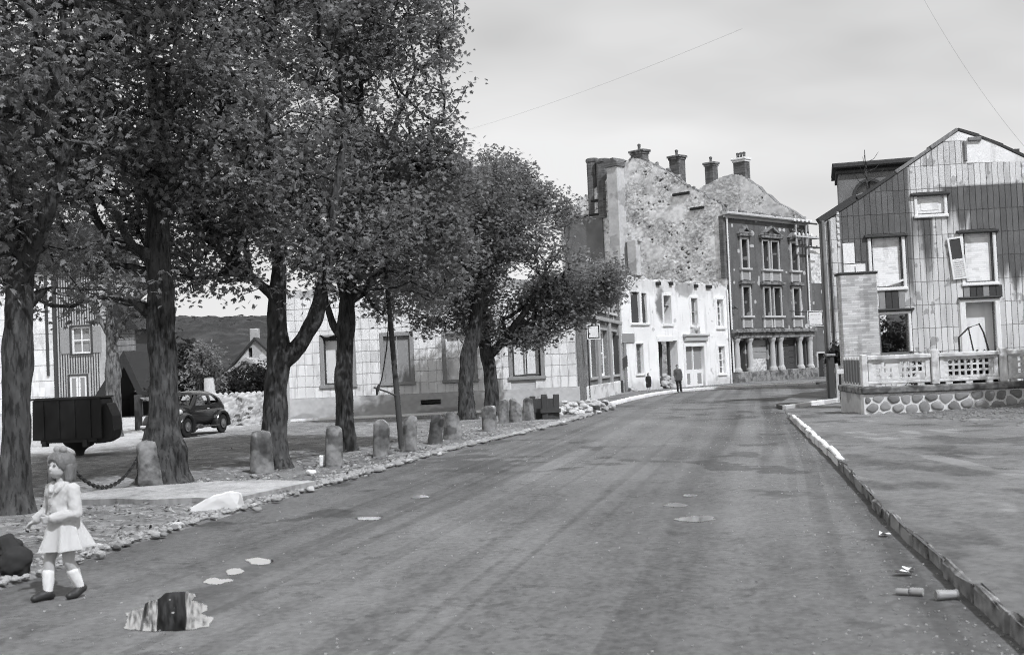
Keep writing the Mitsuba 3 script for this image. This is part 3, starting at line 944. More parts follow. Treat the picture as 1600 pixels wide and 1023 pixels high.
# great broken opening
r = lw[1]
obj('lintel', WH.map(pad(r[0] - 0.15, r[2] - 0.55, r[3] - 0.05, r[3] + 0.25, -0.3, 0.05, .02)), 'm_board_white', wh)
obj('ceiling_slab', WH.map(slab(Polygon([(r[0], r[3] + .1), (r[2], r[3] + .1), (r[2] - .15, r[3] - .4), (r[0] + .15, 1.2), (r[0], 1.2)]), -1.2, -1.0)), 'm_soot', wh, label='charred ceiling slab hanging in the great opening')
obj('beam', WH.map(tube([(r[0] + .35, 0, -.2), (r[2] - .3, r[3] - .2, -.9)], .09, 6)), 'm_dark_wood', wh)
obj('post', WH.map(pad(r[2] - .62, r[2] - .48, 0, r[3], -.35, -.2, .02)), 'm_dark_wood', wh)
obj('inner_wall', WH.map(pad(r[0] - 0.5, r[2] + .8, -0.1, r[3] + .5, -4.4, -4.2)), 'm_white', wh)
# double door under its pediment
r = lw[2]
dk = frame_part(WH, (r[0], 0.05, r[2], r[3]), wh, 0.2, 0, 0.06, 'm_board_white', 'door', sill=False)
mid, q = (r[0] + r[2]) / 2, r[3] - 0.02
for a, b in ((r[0], mid), (mid, r[2])):
    obj('leaf', WH.map(pad(a + 0.01, b - 0.01, 1.05, q, -0.25, -0.18, .01)), 'm_board_grey', dk)
    obj('lower_panel', WH.map(pad(a + 0.01, b - 0.01, 0.02, 1.04, -0.25, -0.12, .01)), 'm_board_white', dk)
    c = (a + b) / 2 + (-0.12 if a == r[0] else 0.12)
    obj('inset_panel', WH.map(pad(c - 0.24, c + 0.24, 0.22, 0.84, -0.13, -0.112, .004)), 'm_board_grey', dk)
obj('centre_post', WH.map(pad(mid - 0.05, mid + 0.05, 0.02, q, -0.2, -0.1, .01)), 'm_board_white', dk)
pr = WH.rect(1068, 525, 1103, 533)
pk = obj('pediment', WH.map(cat([pad(pr[0], pr[2], pr[1], pr[3], 0, 0.16, .03), pad(pr[0] - .1, pr[2] + .1, pr[3] - .02, pr[3] + .12, 0, .24, .03)])), 'm_stone_1', wh)
cu = (pr[0] + pr[2]) / 2
obj('crest', WH.map(cat([slab(Polygon([(cu - .55, pr[3] + .12), (cu + .55, pr[3] + .12), (cu + .42, pr[3] + .42), (cu + .2, pr[3] + .52), (cu + .12, pr[3] + .75), (cu - .12, pr[3] + .75), (cu - .2, pr[3] + .52), (cu - .42, pr[3] + .42)]), 0, .1), place(trimesh.creation.icosphere(2, 0.17), (cu, pr[3] + .38, .1))])), 'm_stone_1', pk)
obj('side_wall', Frame(WH.pt(0, 0, -7), WH.n[:2]).map(pad(0, 6.5, -0.1, 5.2, -0.3, 0)), 'm_plinth', wh)
obj('downpipe', tube([WH.pt(WL - .15, 0, .08), WH.pt(WL - .15, 5.7, .08)], .05, 6), 'm_board_white', wh)
pw = WH.px(1141, 482)
obj('wall_bracket', WH.map(cat([tube([(pw[0], pw[1], 0), (pw[0], pw[1], .4)], .03), tube([(pw[0] - .2, pw[1] + .12, .35), (pw[0] + .25, pw[1] - .05, .35)], .03)])), 'm_iron', wh)

# ------------------------------------------------------------------ the tall dark burnt house with its stone gables
D0 = W1 + (W1 - W0) / WL * 0.02
D1 = at(1269.5, 590, 79.5)[:2]
DH = Frame(D0, D1 - D0)
DL = np.linalg.norm(D1 - D0)
dh = thing('dark_house', 'tall dark three storey burnt house with pediment windows columned shopfront and bare gables', 'house')
cor = (DH.px(1139, 328)[1] + DH.px(1262, 350)[1]) / 2
wn = {}
for nm, x0, x1, y0, y1 in (('a', 1158, 1167, 372, 416), ('b', 1191.5, 1200, 378, 421), ('c', 1205, 1215, 378, 421), ('d', 1236, 1245.5, 382, 425), ('e', 1160.5, 1170.5, 447, 491), ('f', 1193.5, 1202, 450, 493), ('g', 1209, 1219, 450, 493), ('h', 1239.5, 1249, 453, 496)):
    wn[nm] = DH.rect(x0, y0, x1, y1)
tops = {k: np.mean([wn[i][j] for i in k]) for k in ('abcd', 'efgh') for j in (3,)}
bots = {k: np.mean([wn[i][1] for i in k]) for k in ('abcd', 'efgh')}
for k in ('abcd', 'efgh'):
    for i in k:
        wn[i] = (wn[i][0], bots[k], wn[i][2], tops[k])
shop_top = (DH.px(1152, 512)[1] + DH.px(1268, 516)[1]) / 2
shop_lo = shop_top - 0.55
bays = []
colx = [1156, 1168.5, 1204, 1216.5, 1247, 1264.5]
cu_ = [DH.px(x, 560)[0] for x in colx]
cu_[0], cu_[-1] = 0.45, DL - 0.45
for a, b in zip(cu_[:-1], cu_[1:]):
    bays.append((a + 0.25, 0.75, b - 0.25, shop_lo - 0.1))
holes = list(wn.values()) + bays
poly = Polygon([(0, -0.2), (DL, -0.2), (DL, cor), (0, cor)])
obj('wall', open_wall(DH, poly, holes, 0.5), 'm_facade', dh)
ck = obj('cornice', DH.map(cat([pad(-0.1, DL + 0.1, cor - 0.32, cor - 0.15, 0, 0.16, .03), pad(-0.2, DL + 0.25, cor - 0.15, cor + 0.02, 0, 0.42, .04)])), 'm_trim', dh)
gg = np.random.default_rng(41)
obj('rubble_on_cornice', DH.map(cat([place(stone(gg.uniform(.08, .22), 900 + i), (gg.uniform(-.1, DL), cor + gg.uniform(0, .1), gg.uniform(-.4, .3))) for i in range(80)])), 'm_edging_0', dh, kind='stuff')
for nm in 'aebcfgdh':
    r = wn[nm]
    u0, v0, u1, v1 = r
    wk = frame_part(DH, r, dh, 0.15 if nm in 'aedh' else 0.10, 0, 0.09, 'm_trim', 'window', sill=False)
    obj('sill', DH.map(pad(u0 - .28, u1 + .28, v0 - .13, v0, 0, 0.2, .02)), 'm_trim', wk)
    obj('apron', DH.map(pad(u0 - .02, u1 + .02, v0 - .72, v0 - .14, 0, 0.05, .01)), 'm_board_grey', wk)
    for a_, b_ in ((u0 - .2, u0 - .02), (u1 + .02, u1 + .2)):
        obj('apron_pilaster', DH.map(pad(a_, b_, v0 - .75, v0 - .13, 0, .08, .01)), 'm_trim', wk)
    obj('mullion_stub', DH.map(tube([((u0 + u1) / 2 + .02, v0 + .9, -.2), ((u0 + u1) / 2 + .1, v1 - .05, -.2)], .04)), 'm_soot', wk)
for grp, tri_ in ((('a',), 1), (('b', 'c'), 1), (('d',), 1), (('e',), 0), (('f', 'g'), 0), (('h',), 0)):
    u0, u1, v1 = wn[grp[0]][0] - .35, wn[grp[-1]][2] + .35, wn[grp[0]][3] + .18
    ms = [pad(u0, u1, v1, v1 + .18, 0, .26, .03)]
    if tri_:
        hh = 0.62 if len(grp) == 2 else 0.5
        c = (u0 + u1) / 2
        ms += [slab(Polygon([(u0 - .05, v1 + .18), (u1 + .05, v1 + .18), (c, v1 + .18 + hh)]).difference(Polygon([(u0 + .35, v1 + .28), (u1 - .35, v1 + .28), (c, v1 + .02 + hh)])), 0, .28), slab(Polygon([(u0 + .3, v1 + .2), (u1 - .3, v1 + .2), (c, v1 + .05 + hh)]), 0, .06)]
    obj('pediment' if tri_ else 'window_cornice', DH.map(cat(ms)), 'm_concrete', dh)
sk = obj('shop_cornice', DH.map(cat([pad(-.02, DL + .02, shop_top - .22, shop_top, 0, .55, .04), pad(.05, DL - .05, shop_lo, shop_top - .22, 0, .36, .02)])), 'm_concrete', dh)
for u in cu_:
    col = lathe([(0, 0), (0.27, 0), (0.27, 0.14), (0.21, 0.2), (0.185, 0.3), (0.17, 1.4), (0.145, shop_lo - 0.75 - .3), (0.21, shop_lo - .75 - .18), (0.25, shop_lo - .75 - .08), (0.25, shop_lo - .75), (0, shop_lo - .75)], 16)
    p = DH.pt(u, 0.75, 0.17)
    col.apply_translation(p)
    obj('column', col, 'm_trim', dh, smooth=35)
obj('shop_plinth', DH.map(pad(0, DL, -0.2, 0.75, 0, .5, .03)), 'm_concrete', dh)
for i, r in enumerate(bays):
    if i in (1, 3):
        n = 5
        for k in range(n):
            a = r[1] + (r[3] - r[1]) * k / n
            if i == 1 and k < 2:
                continue
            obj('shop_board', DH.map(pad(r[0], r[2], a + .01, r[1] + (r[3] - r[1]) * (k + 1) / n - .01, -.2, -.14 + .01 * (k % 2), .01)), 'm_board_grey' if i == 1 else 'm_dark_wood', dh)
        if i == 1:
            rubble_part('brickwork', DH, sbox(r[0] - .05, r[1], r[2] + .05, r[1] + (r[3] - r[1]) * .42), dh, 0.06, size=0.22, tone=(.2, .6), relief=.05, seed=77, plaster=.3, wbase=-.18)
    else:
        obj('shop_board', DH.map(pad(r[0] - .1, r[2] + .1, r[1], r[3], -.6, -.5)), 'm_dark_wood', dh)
for u in (0.12, DL - 0.1):
    obj('downpipe', tube([DH.pt(u, 0.6, .12), DH.pt(u, cor - .3, .12)], .055, 6), 'm_board_white', dh, smooth=True)

# the gables: perpendicular to the street front
GDIR = -DH.n[:2]
tG = GDIR / np.linalg.norm(GDIR)
GF = Frame(D0, -tG)                            # u = -t, so that the outward normal looks at the camera
assert np.dot(GF.n, [0, -1, 0]) > 0
gt = lambda x, y: (lambda q: (q[0], q[1]))(GF.px(x, y))
peak = gt(990, 250)
pts_n = [(0.0, cor)] + [gt(*q) for q in ((1128, 322), (1100, 303), (1080, 293), (1060, 281), (1040, 267), (1020, 256), (1003, 249), (982, 250), (972, 258))]
l_end = gt(876, 335)
pts_n += [gt(940, 288), l_end]
prof = ragged(pts_n, 0.07, 0.5, 17)
gp_n = Polygon([(l_end[0], -0.2)] + [(0.0, -0.2)] + prof)
gp_n = gp_n.buffer(0)
gb = obj('gable', GF.map(slab(gp_n, -0.55, -0.08)), 'm_far_wall', dh)
k_r = rubble_part('rubble_face', GF, gp_n, gb, 0.05, size=0.15, tone=(.36, .70), mortar=.62, relief=.04, seed=51, plaster=.42, plaster_tone=.64, holes=.014, grain=.62)
# coping of broken bricks
gg = np.random.default_rng(61)
st_ = []
for (a, b) in zip(prof[:-1], prof[1:]):
    for i in range(2):
        t = gg.uniform()
        st_.append(place(stone(gg.uniform(.07, .17), int(gg.integers(1e6))), (a[0] + (b[0] - a[0]) * t, a[1] + (b[1] - a[1]) * t + gg.uniform(-.03, .06), gg.uniform(-.5, 0))))
obj('broken_coping', GF.map(cat(st_)), 'm_edging_0', gb, kind='stuff')
# burnt timbers left in the wall
for x0, y0, x1, y1 in ((1052, 305, 1078, 301), (1079, 326, 1101, 325), (892, 340, 946, 335), (925, 314, 946, 312)):
    a, b = gt(x0, y0), gt(x1, y1)
    obj('charred_beam', GF.map(pad(min(a[0], b[0]), max(a[0], b[0]), (a[1] + b[1]) / 2 - .08, (a[1] + b[1]) / 2 + .08, -.1, .14, .02)), 'm_soot', gb)
# patched dark render at the street edge of the gable and at its left
q0, q1 = gt(1137, 340), gt(1128, 430)
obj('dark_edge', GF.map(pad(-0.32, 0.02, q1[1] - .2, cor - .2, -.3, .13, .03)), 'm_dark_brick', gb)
a, b = gt(882, 336), gt(947, 420)
obj('dark_brick_patch', GF.map(pad(a[0], b[0] - .05, b[1] - 2.5, gt(920, 337)[1], -.2, .12)), 'm_far_wall', gb, label='grey patched wall left of the chimney breast')
# pale chimney breast
a, b = GF.px(947, 262, .75), GF.px(970, 400, .75)
ub, ut = (a[0], b[0]), a[1]
bk = obj('chimney_breast', GF.map(cat([pad(ub[0], ub[1], 3.0, ut, -.1, .75, .03)])), 'm_plinth', dh)
hood = [(ub[0] - .12, ut), (ub[1] + .1, ut), (ub[1] + .08, ut + .25), ((ub[0] + ub[1]) / 2 + .2, ut + .55), (ub[0] - .1, ut + .45)]
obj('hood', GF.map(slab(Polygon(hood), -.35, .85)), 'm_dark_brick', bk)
# small ruined stack standing before the gable
a, b = gt(984, 372), gt(1004, 420)
obj('broken_stack', GF.map(cat([pad(a[0] + .1, b[0] - .1, b[1] - .4, a[1] - .2, -.1, .45, .03), pad(a[0] + .1, a[0] + .45, a[1] - .25, a[1] + .1, -.1, .35, .03), pad(b[0] - .5, b[0] + .1, a[1] - .3, a[1] - .12, -.1, .3, .03)])), 'm_plinth', gb)


def chimney(F, u, w, v0, v1, depth, wc, matk, pots=1, name='chimney', parent=None, band=True, cap=True):
    ms = [pad(u - w / 2, u + w / 2, v0, v1, wc - depth / 2, wc + depth / 2, .02)]
    k = obj(name, F.map(cat(ms)), matk, parent)
    if cap:
        obj('cap', F.map(cat([pad(u - w / 2 - .12, u + w / 2 + .12, v1, v1 + .14, wc - depth / 2 - .12, wc + depth / 2 + .12, .03), pad(u - w / 2 - .05, u + w / 2 + .05, v1 - .14, v1, wc - depth / 2 - .05, wc + depth / 2 + .05, .02)])), 'm_concrete' if pots < 3 else 'm_board_white', k)
    for i in range(pots):
        uu = u + (i - (pots - 1) / 2) * 0.26
        pot = lathe([(0, 0), (.10, 0), (.085, .2), (.12, .36), (.06, .42), (0, .42)], 10)
        pot.apply_translation(F.pt(uu, v1 + .14, wc))
        obj('chimney_pot', pot, 'm_dark_brick', k, smooth=40)
    return k


a = gt(994.5, 240)
chimney(GF, a[0], 0.98, peak[1] - .6, gt(994, 238)[1], 0.6, -.3, 'm_dark_brick', 1, parent=dh)
for x0, x1, y in ((914, 929, 249), (929, 947, 250)):
    a, b = gt(x0, y), gt(x1, y)
    lo = gt(x0, 305)[1] - .6
    wd = b[0] - a[0]
    sgm = 10
    mid_, hh = GF.pt((a[0] + b[0]) / 2, lo - 1.0, -.25), a[1] - lo + 1.0
    ck = obj('chimney', lathe([(0, 0), (wd * .47, 0), (wd * .47, hh - .3), (0, hh - .3)], 10, mid_), 'm_dark_brick', dh)
    obj('cap', lathe([(0, hh - .3), (wd * .47, hh - .3), (wd * .54, hh - .22), (wd * .54, hh - .08), (wd * .46, hh), (0, hh)], 10, mid_), 'm_dark_brick', ck)
# middle cross wall with its chimney
MF = Frame((D0 + D1) / 2, -tG)
a, b = MF.px(1050.5, 262), MF.px(1066, 262)
tp = MF.px(1058, 247)[1]
mk = chimney(MF, (a[0] + b[0]) / 2, b[0] - a[0], 0, tp, 0.7, 0, 'm_dark_brick', 1, parent=dh)
c = MF.px(1063, 280)
obj('white_patch', MF.map(pad(c[0] - .25, b[0] + .03, c[1] - .6, c[1] + .25, .3, .37)), 'm_board_white', mk)
# far gable
FFr = Frame(D1, -tG)
fpts = [(0.0, cor)] + [FFr.px(*q) for q in ((1250, 338), (1225, 322), (1200, 304), (1175, 286), (1160, 274), (1145, 272), (1120, 280), (1100, 290))]
e = FFr.px(1040, 350)
gp_f = Polygon([(e[0], 3.0), (0, 3.0)] + ragged(fpts + [e], .06, .5, 23)).buffer(0)
fg = obj('gable', FFr.map(slab(gp_f, -0.5, -0.07)), 'm_far_wall', dh, label='far gable wall with rough pale masonry')
rubble_part('rubble_face', FFr, gp_f, fg, 0.06, size=0.16, tone=(.48, .70), mortar=.60, relief=.035, seed=52, plaster=.5, plaster_tone=.68, holes=.012, grain=.55)
for x0, x1, y, n in ((1099.5, 1114.5, 258, 1), (1143.5, 1165, 252, 3)):
    a, b = FFr.px(x0, y), FFr.px(x1, y)
    k = chimney(FFr, (a[0] + b[0]) / 2, (b[0] - a[0]) * .86, FFr.px(x0, 292)[1] - .8, a[1], 0.6, -.3, 'm_dark_brick', n, parent=dh)
obj('back_wall', DH.map(slab(Polygon([(0, -.2), (DL, -.2)] + ragged([(DL, cor - 1), (DL * .6, cor - 2.2), (DL * .3, cor - 1.6), (0, cor - .4)], .15, .5, 5)), -12.4, -12.0)), 'm_white', dh)
obj('cross_wall', MF.map(pad(-11.5, -2.5, 0, cor - 2.5, -.2, .15)), 'm_white', dh)
obj('fallen_rubble', cat([place(stone(gg.uniform(.2, .5), 2000 + i), DH.pt(gg.uniform(.5, DL - .5), gg.uniform(0, .5), gg.uniform(-11, -.8))) for i in range(60)]), 'm_stone_1', dh, kind='stuff')

# insulator rack on the dark house
ir = thing('insulator_rack', 'metal wire rack with insulators at the upper right corner of the dark house', 'wire rack')
a = DH.px(1240, 362)
tz = a[1]
L1 = DH.px(1268, 375)[0]
for k, (v, ln) in enumerate(((0.55, 1.6), (-0.35, 3.2), (-1.0, 2.2))):
    obj('bar', DH.map(pad(a[0] - .6, a[0] - .6 + ln + 1.2, tz + v - .05, tz + v + .05, .42, .5)), 'm_trim' if k == 1 else 'm_iron', ir)
for u in (-.35, .9):
    obj('upright', DH.map(pad(a[0] + u - .05, a[0] + u + .05, tz - 1.5, tz + 1.0, .34, .42)), 'm_trim', ir)
obj('insulators', DH.map(cat([place(lathe([(0, 0), (.07, 0), (.08, .1), (.04, .18), (0, .18)], 8), (0, 0, 0)).apply_transform(trimesh.transformations.rotation_matrix(-math.pi / 2, [1, 0, 0])).apply_translation([a[0] - .6 + i * .5, tz + v + .05, .46]) for i in range(5) for v in (.55, -.35)])), 'm_board_white', ir)

# the lower ruin beyond the dark house
BF = Frame(D1 + DH.d[:2] * 0.6 + DH.n[:2] * -0.2, DH.d[:2])
b1 = thing('far_ruin', 'low dark ruin with a pale gable remnant beyond the dark house', 'house')
fw = [BF.rect(1278, 552, 1289, 590), BF.rect(1276.5, 492, 1285, 506), ]
fw.append((fw[0][0] + 3.2, fw[0][1], fw[0][2] + 3.2, fw[0][3]))
tv = BF.px(1270, 442)[1]
obj('wall', open_wall(BF, sbox(0, -.3, 9, tv), fw), 'm_facade', b1)
for r in fw:
    frame_part(BF, r, b1, .12, -.1, .05, 'm_trim', 'window')
bk = Frame(BF.pt(0, 0, -0.1), BF.d[:2])
gpoly = Polygon([(0.1, tv), (8, tv)] + ragged([(8, tv + 1.6), (4.0, tv + 1.4), (2.0, tv + 1.9), (.2, tv + 2.6)], .12, .4, 9))
obj('gable', bk.map(slab(gpoly, -.6, -.1)), 'm_stone_1', b1, label='pale broken gable remnant')
rubble_part('rubble_face', bk, gpoly, b1, .08, size=.34, tone=(.3, .65), relief=.08, seed=71, plaster=.6, plaster_tone=.66)
obj('back_wall', BF.map(pad(0, 9, -.3, tv, -5.2, -5)), 'm_white', b1)
p = at(1262.5, 510, 70)
sign_board(at(1262.5, 510.5, 66.0), 0.88, 0.86, 0, 'framed white sign board with three lines of print hanging before the far ruin', [[(.12, .32), (.38, .6), (.66, .88)], [(.2, .4), (.46, .56), (.62, .8)], [(.15, .36), (.42, .62), (.7, .86)]], [[(0.0, .8, -.06), (-1.3, .85, 1.2)], [(0.86, .8, -.06), (0, .82, -.06)], [(0.9, -3.4, -.08), (0.9, 0.9, -.08)]])

# telegraph pole beyond
tp_ = thing('telegraph_pole', 'telegraph pole with crossarms seen far behind the low ruin', 'telegraph pole')
b = at(1276, 560, 96)
hz = at(1274, 368, 96)[2]
obj('pole', tube([(b[0], b[1], -.1), (b[0], b[1], hz)], [.15, .10], 8), 'm_dark_wood', tp_)
for k in range(4):
    z = hz - .25 - .75 * k
    obj('crossarm', box(b[0] - .9, b[0] + .9, b[1] - .14, b[1] - .04, z - .06, z + .06), 'm_dark_wood', tp_)
    obj('insulators', cat([lathe([(0, 0), (.06, 0), (.06, .14), (0, .16)], 6, (b[0] + u, b[1] - .09, z + .06)) for u in (-.8, -.45, .45, .8)]), 'm_board_grey', tp_)

# ------------------------------------------------------------------ the right house: a gable front clad with sheets
TILT5 = math.radians(5)
RH = Frame(at(1301.5, 610, 42.0) * A([1, 1, 0]), (math.cos(TILT5), -math.sin(TILT5)))
rh = thing('clad_house', 'tall gable house front clad with stained vertical sheets, windows bricked up white', 'house')
gpr = lambda *q: RH.px(*q)
ridge = gpr(1497, 202)
sl_l = [gpr(1282, 348), gpr(1340, 311), gpr(1400, 270), gpr(1455, 232), ridge]
sl_r = [gpr(1530, 213), gpr(1567, 228), gpr(1640, 262)]
RW = sl_r[-1][0]
outline = Polygon([(-.15, -.2), (RW, -.2)] + sl_r[::-1] + [ridge] + sl_l[::-1][1:])
wr = {'A': RH.rect(1362, 371, 1410, 447), 'B': RH.rect(1433, 306, 1474.5, 333), 'C': RH.rect(1506, 364, 1552, 439), 'D': RH.rect(1376, 491, 1420, 550), 'E': RH.rect(1510, 472, 1556, 556)}
obj('wall', RH.map(slab(outline.difference(unary_union([R(r) for r in wr.values()])), -.4, 0)), 'm_far_wall', rh)


def clad_fn(p, n, uv):
    """Fibre sheets: grey weathering stain over most of the upper left, a sooty band right of the attic window, pale where the rain washed them."""
    u = (p.x - RH.o[0]) * RH.d[0] + (p.y - RH.o[1]) * RH.d[1]
    c = dr.floor(u / 0.197)
    run = N(u * 4.1, 3.0) * 1.3 + 0.7 * N(c * 3.7, 1.0) + 0.25 * N(u * 19, p.z * 0.8)
    v = p.z
    e = 0.35 * (FB(u * 2.2, v * 1.5, 4.0) - 0.5)
    d1 = SS(3.0, 2.86, u + 0.2 * e) * SS(0.46, 0.54, u) * SS(3.2, 4.6, v + 1.1 * (run - 1.0))
    d2 = SS(3.85, 4.1, u + e) * SS(CV[1] + 0.08, CV[1] - 0.06, v) * SS(CV[0] - 0.3, CV[0] + 0.5, v + 0.9 * (run - 1.0))
    d3 = SS(4.75, 4.95, u + e) * SS(CV[2] - 0.3, CV[2] + 0.4, v + 0.8 * (run - 1.0)) * SS(CV[1], CV[1] - 0.1, v)
    d4 = SS(2.85, 2.95, u) * SS(3.7, 3.6, u) * SS(CV[3] - 2.6, CV[3] - 0.4, v + 1.5 * (run - 1.0)) * SS(CV[3] + 0.05, CV[3] - 0.05, v)
    d5 = SS(0.55, 0.6, u) * SS(1.15, 1.05, u) * 0.6 * SS(1.2, 2.4, v)
    dark = dr.maximum(dr.maximum(dr.maximum(d1, d2), dr.maximum(d3, d4)), d5)
    tone = CR(c, dr.floor((v - ROW0) / ROWH), 7)
    grime = SS(0.5, 0.72, FB(u * 5, v * 0.7, 9.0))
    spot = SS(0.66, 0.72, FB(u * 4.3, v * 3.1, 2.0))
    pale = (0.57 + 0.16 * (tone - 0.5)) * (1 - 0.16 * grime) * (1 - 0.4 * spot)
    deep = 0.115 + 0.035 * (tone - 0.5) + 0.05 * (FB(u * 3, v * 2, 1.0) - 0.5)
    return grey(pale * (1 - dark) + deep * dark)


CV = [gpr(1520, 352)[1], gpr(1500, 291)[1], gpr(1530, 440)[1], gpr(1450, 338)[1]]
ROWH = abs(gpr(1440, 404.3)[1] - gpr(1440, 440.5)[1])
ROW0 = gpr(1440, 440.5)[1] - 6 * ROWH
mat('m_cladding', mikit.proc(clad_fn), 0.8, 0.3)
# where sheets are gone the white plaster shows
bare = [RH.rect(1317, 380, 1335, 412), RH.rect(1318, 413, 1352, 425)]
peak_bare = Polygon([gpr(1472, 219), ridge, gpr(1530, 213), gpr(1567, 228), gpr(1640, 262), gpr(1640, 256), gpr(1640, 249), gpr(1510, 254), gpr(1508, 219)])
peak_bare = Polygon([gpr(1470, 221), (ridge[0], ridge[1] - .08), gpr(1545, 221), gpr(1610, 252), gpr(1508, 255), gpr(1508, 220)]).buffer(0)
for q in bare:
    obj('bare_plaster', RH.map(pad(q[0], q[2], q[1], q[3], 0.002, .03, .005)), 'm_white', rh)
obj('bare_plaster', RH.map(slab(peak_bare, .002, .025)), 'm_white', rh, label='white plaster under the ridge where sheets are gone')
under = [RH.rect(1373, 452, 1414, 489), RH.rect(1505, 446, 1566, 465)]
cut = unary_union([R(r, .13) for r in wr.values()] + [R(q, .01) for q in bare] + [R(q) for q in under] + [peak_bare])
inner = outline.buffer(-.06)
gg = np.random.default_rng(3)
n_p = 0
low_ = []
for r_ in range(15)[::-1]:
    v0 = ROW0 + r_ * ROWH - ROWH * 2
    for c in range(int(RW / .197) + 1):
        t = sbox(c * .197 + .009, v0 + .008, (c + 1) * .197 - .008, v0 + ROWH - .007).intersection(inner)
        if t.is_empty or v0 + ROWH < 0.2:
            continue
        t = t.difference(cut)
        if t.is_empty:
            continue
        for g in getattr(t, 'geoms', [t]):
            if g.geom_type != 'Polygon' or g.area < .012:
                continue
            w = .020 + gg.uniform(-.004, .010)
            b = g.bounds
            m = pad(b[0], b[2], b[1], b[3], .002, w, .004) if abs(g.area - (b[2] - b[0]) * (b[3] - b[1])) < 1e-6 else slab(g, .002, w)
            if n_p < 299 and v0 + ROWH > 1.75:
                obj('sheet', RH.map(m), 'm_cladding', rh)
                n_p += 1
            else:
                low_.append(m)
if low_:
    obj('low_sheets', RH.map(cat(low_)), 'm_cladding', rh, kind='stuff')
for q in under:
    n = max(2, int((q[2] - q[0]) / .2))
    for i in range(n):
        a, b = q[0] + (q[2] - q[0]) * i / n, q[0] + (q[2] - q[0]) * (i + 1) / n
        obj('dark_sheet', RH.map(pad(a + .008, b - .008, q[1] + .01, q[3] - .01, .002, .04, .005)), 'm_dark_wood' if i % 3 else 'm_board_grey', rh)
# windows
for k, r in wr.items():
    u0, v0, u1, v1 = r
    if k == 'E':
        wk = obj('window', RH.map(cat([pad(u0 - .2, u0, v0 - .4, v1 + .12, -.1, .07, .02), pad(u1, u1 + .16, v0 - .4, v1 + .12, -.1, .07, .02), pad(u0 - .2, u1 + .16, v1, v1 + .12, -.1, .072, .02)])), 'm_board_white', rh)
    elif k == 'D':
        wk = obj('window', RH.map(cat([pad(u1, u1 + .10, v0, v1 + .1, -.2, .06, .02), pad(u0 - .1, u1 + .1, v1 + .0, v1 + .1, -.2, .065, .02)])), 'm_board_white', rh)
    else:
        wk = obj('window', RH.map(cat([pad(u0 - .11, u0, v0 - .1, v1, -.2, .06, .02), pad(u1, u1 + .11, v0 - .1, v1, -.2, .06, .02), pad(u0 - .13, u1 + .13, v0 - .16, v0 - .05, -.2, .1, .02)])), 'm_board_white', rh)
    obj('lintel', RH.map(pad(u0 - .22, u1 + .2, v1 + (.12 if k in 'DE' else 0.005), v1 + .2 if k in 'DE' else v1 + .10, 0, .15, .02)), 'm_dark_wood', wk)
    if k == 'B':
        obj('brick_filling', RH.map(pad(u0, u1, v0, v1, -.3, -.06, .01)), 'm_board_white', wk)
        obj('inner_board', RH.map(pad(u0 + .12, u1 - .16, v0 + .1, v1 - .14, -.06, -.04, .01)), 'm_white', wk)
    elif k in 'AC':
        obj('brick_filling', RH.map(pad(u0, u1, v0, v1, -.35, -.10, .01)), 'm_brick_white', wk)
        obj('frame_edge', RH.map(pad(u0, u0 + .05, v0, v1, -.1, .0)), 'm_dark_wood', wk)
        obj('frame_edge', RH.map(pad(u1 - .05, u1, v0, v1, -.1, .0)), 'm_dark_wood', wk)


def bw_fn(p, n, uv):
    return grey(dr.minimum(0.22 + 1.15 * mi.luminance(brick_fn(p, n, uv)), 0.8))


mat('m_brick_white', mikit.proc(bw_fn), 0.9, 0.2)
# plaster wall inside, seen through the lower right opening
r = wr['E']
obj('plaster_filling', RH.map(pad(r[0] - .1, r[2] + .1, -.2, r[3] + .1, -.45, -.30)), 'm_white', rh)
r = wr['D']
# hanging shutter with slats
q = RH.rect(1484, 371, 1505, 436)
sh_ = [pad(-.24, -.18, -.72, .72, -.02, .03), pad(.18, .24, -.72, .72, -.02, .03), pad(-.24, .24, .66, .72, -.02, .032), pad(-.24, .24, -.72, -.66, -.02, .032), pad(-.24, .24, -.1, -.03, -.02, .032)]
M = trimesh.transformations.rotation_matrix(0.10, [0, 0, 1])
M[:3, 3] = [(q[0] + q[2]) / 2, (q[1] + q[3]) / 2, .09]


def askew(m):
    m = m.copy()
    m.apply_transform(M)
    return RH.map(m)


shk = obj('shutter', askew(cat(sh_)), 'm_board_white', rh, label='louvred shutter hanging askew beside the right upper window')
for i in range(8):
    obj('slat', askew(pad(-.18, .18, -.64 + i * .07, -.59 + i * .07, -.01, .02)), 'm_board_white', shk)
obj('upper_panel', askew(pad(-.18, .18, -.03, .66, -.01, .012)), 'm_dark_wood', shk)
fl = RH.px(1400, 441)
mm = pad(-.38, .38, -.035, .035, -.02, .06)
mm.apply_transform(trimesh.transformations.rotation_matrix(.28, [0, 0, 1]))
mm.apply_translation([fl[0], fl[1], -.02])
obj('fallen_bar', RH.map(mm), 'm_board_white', rh)
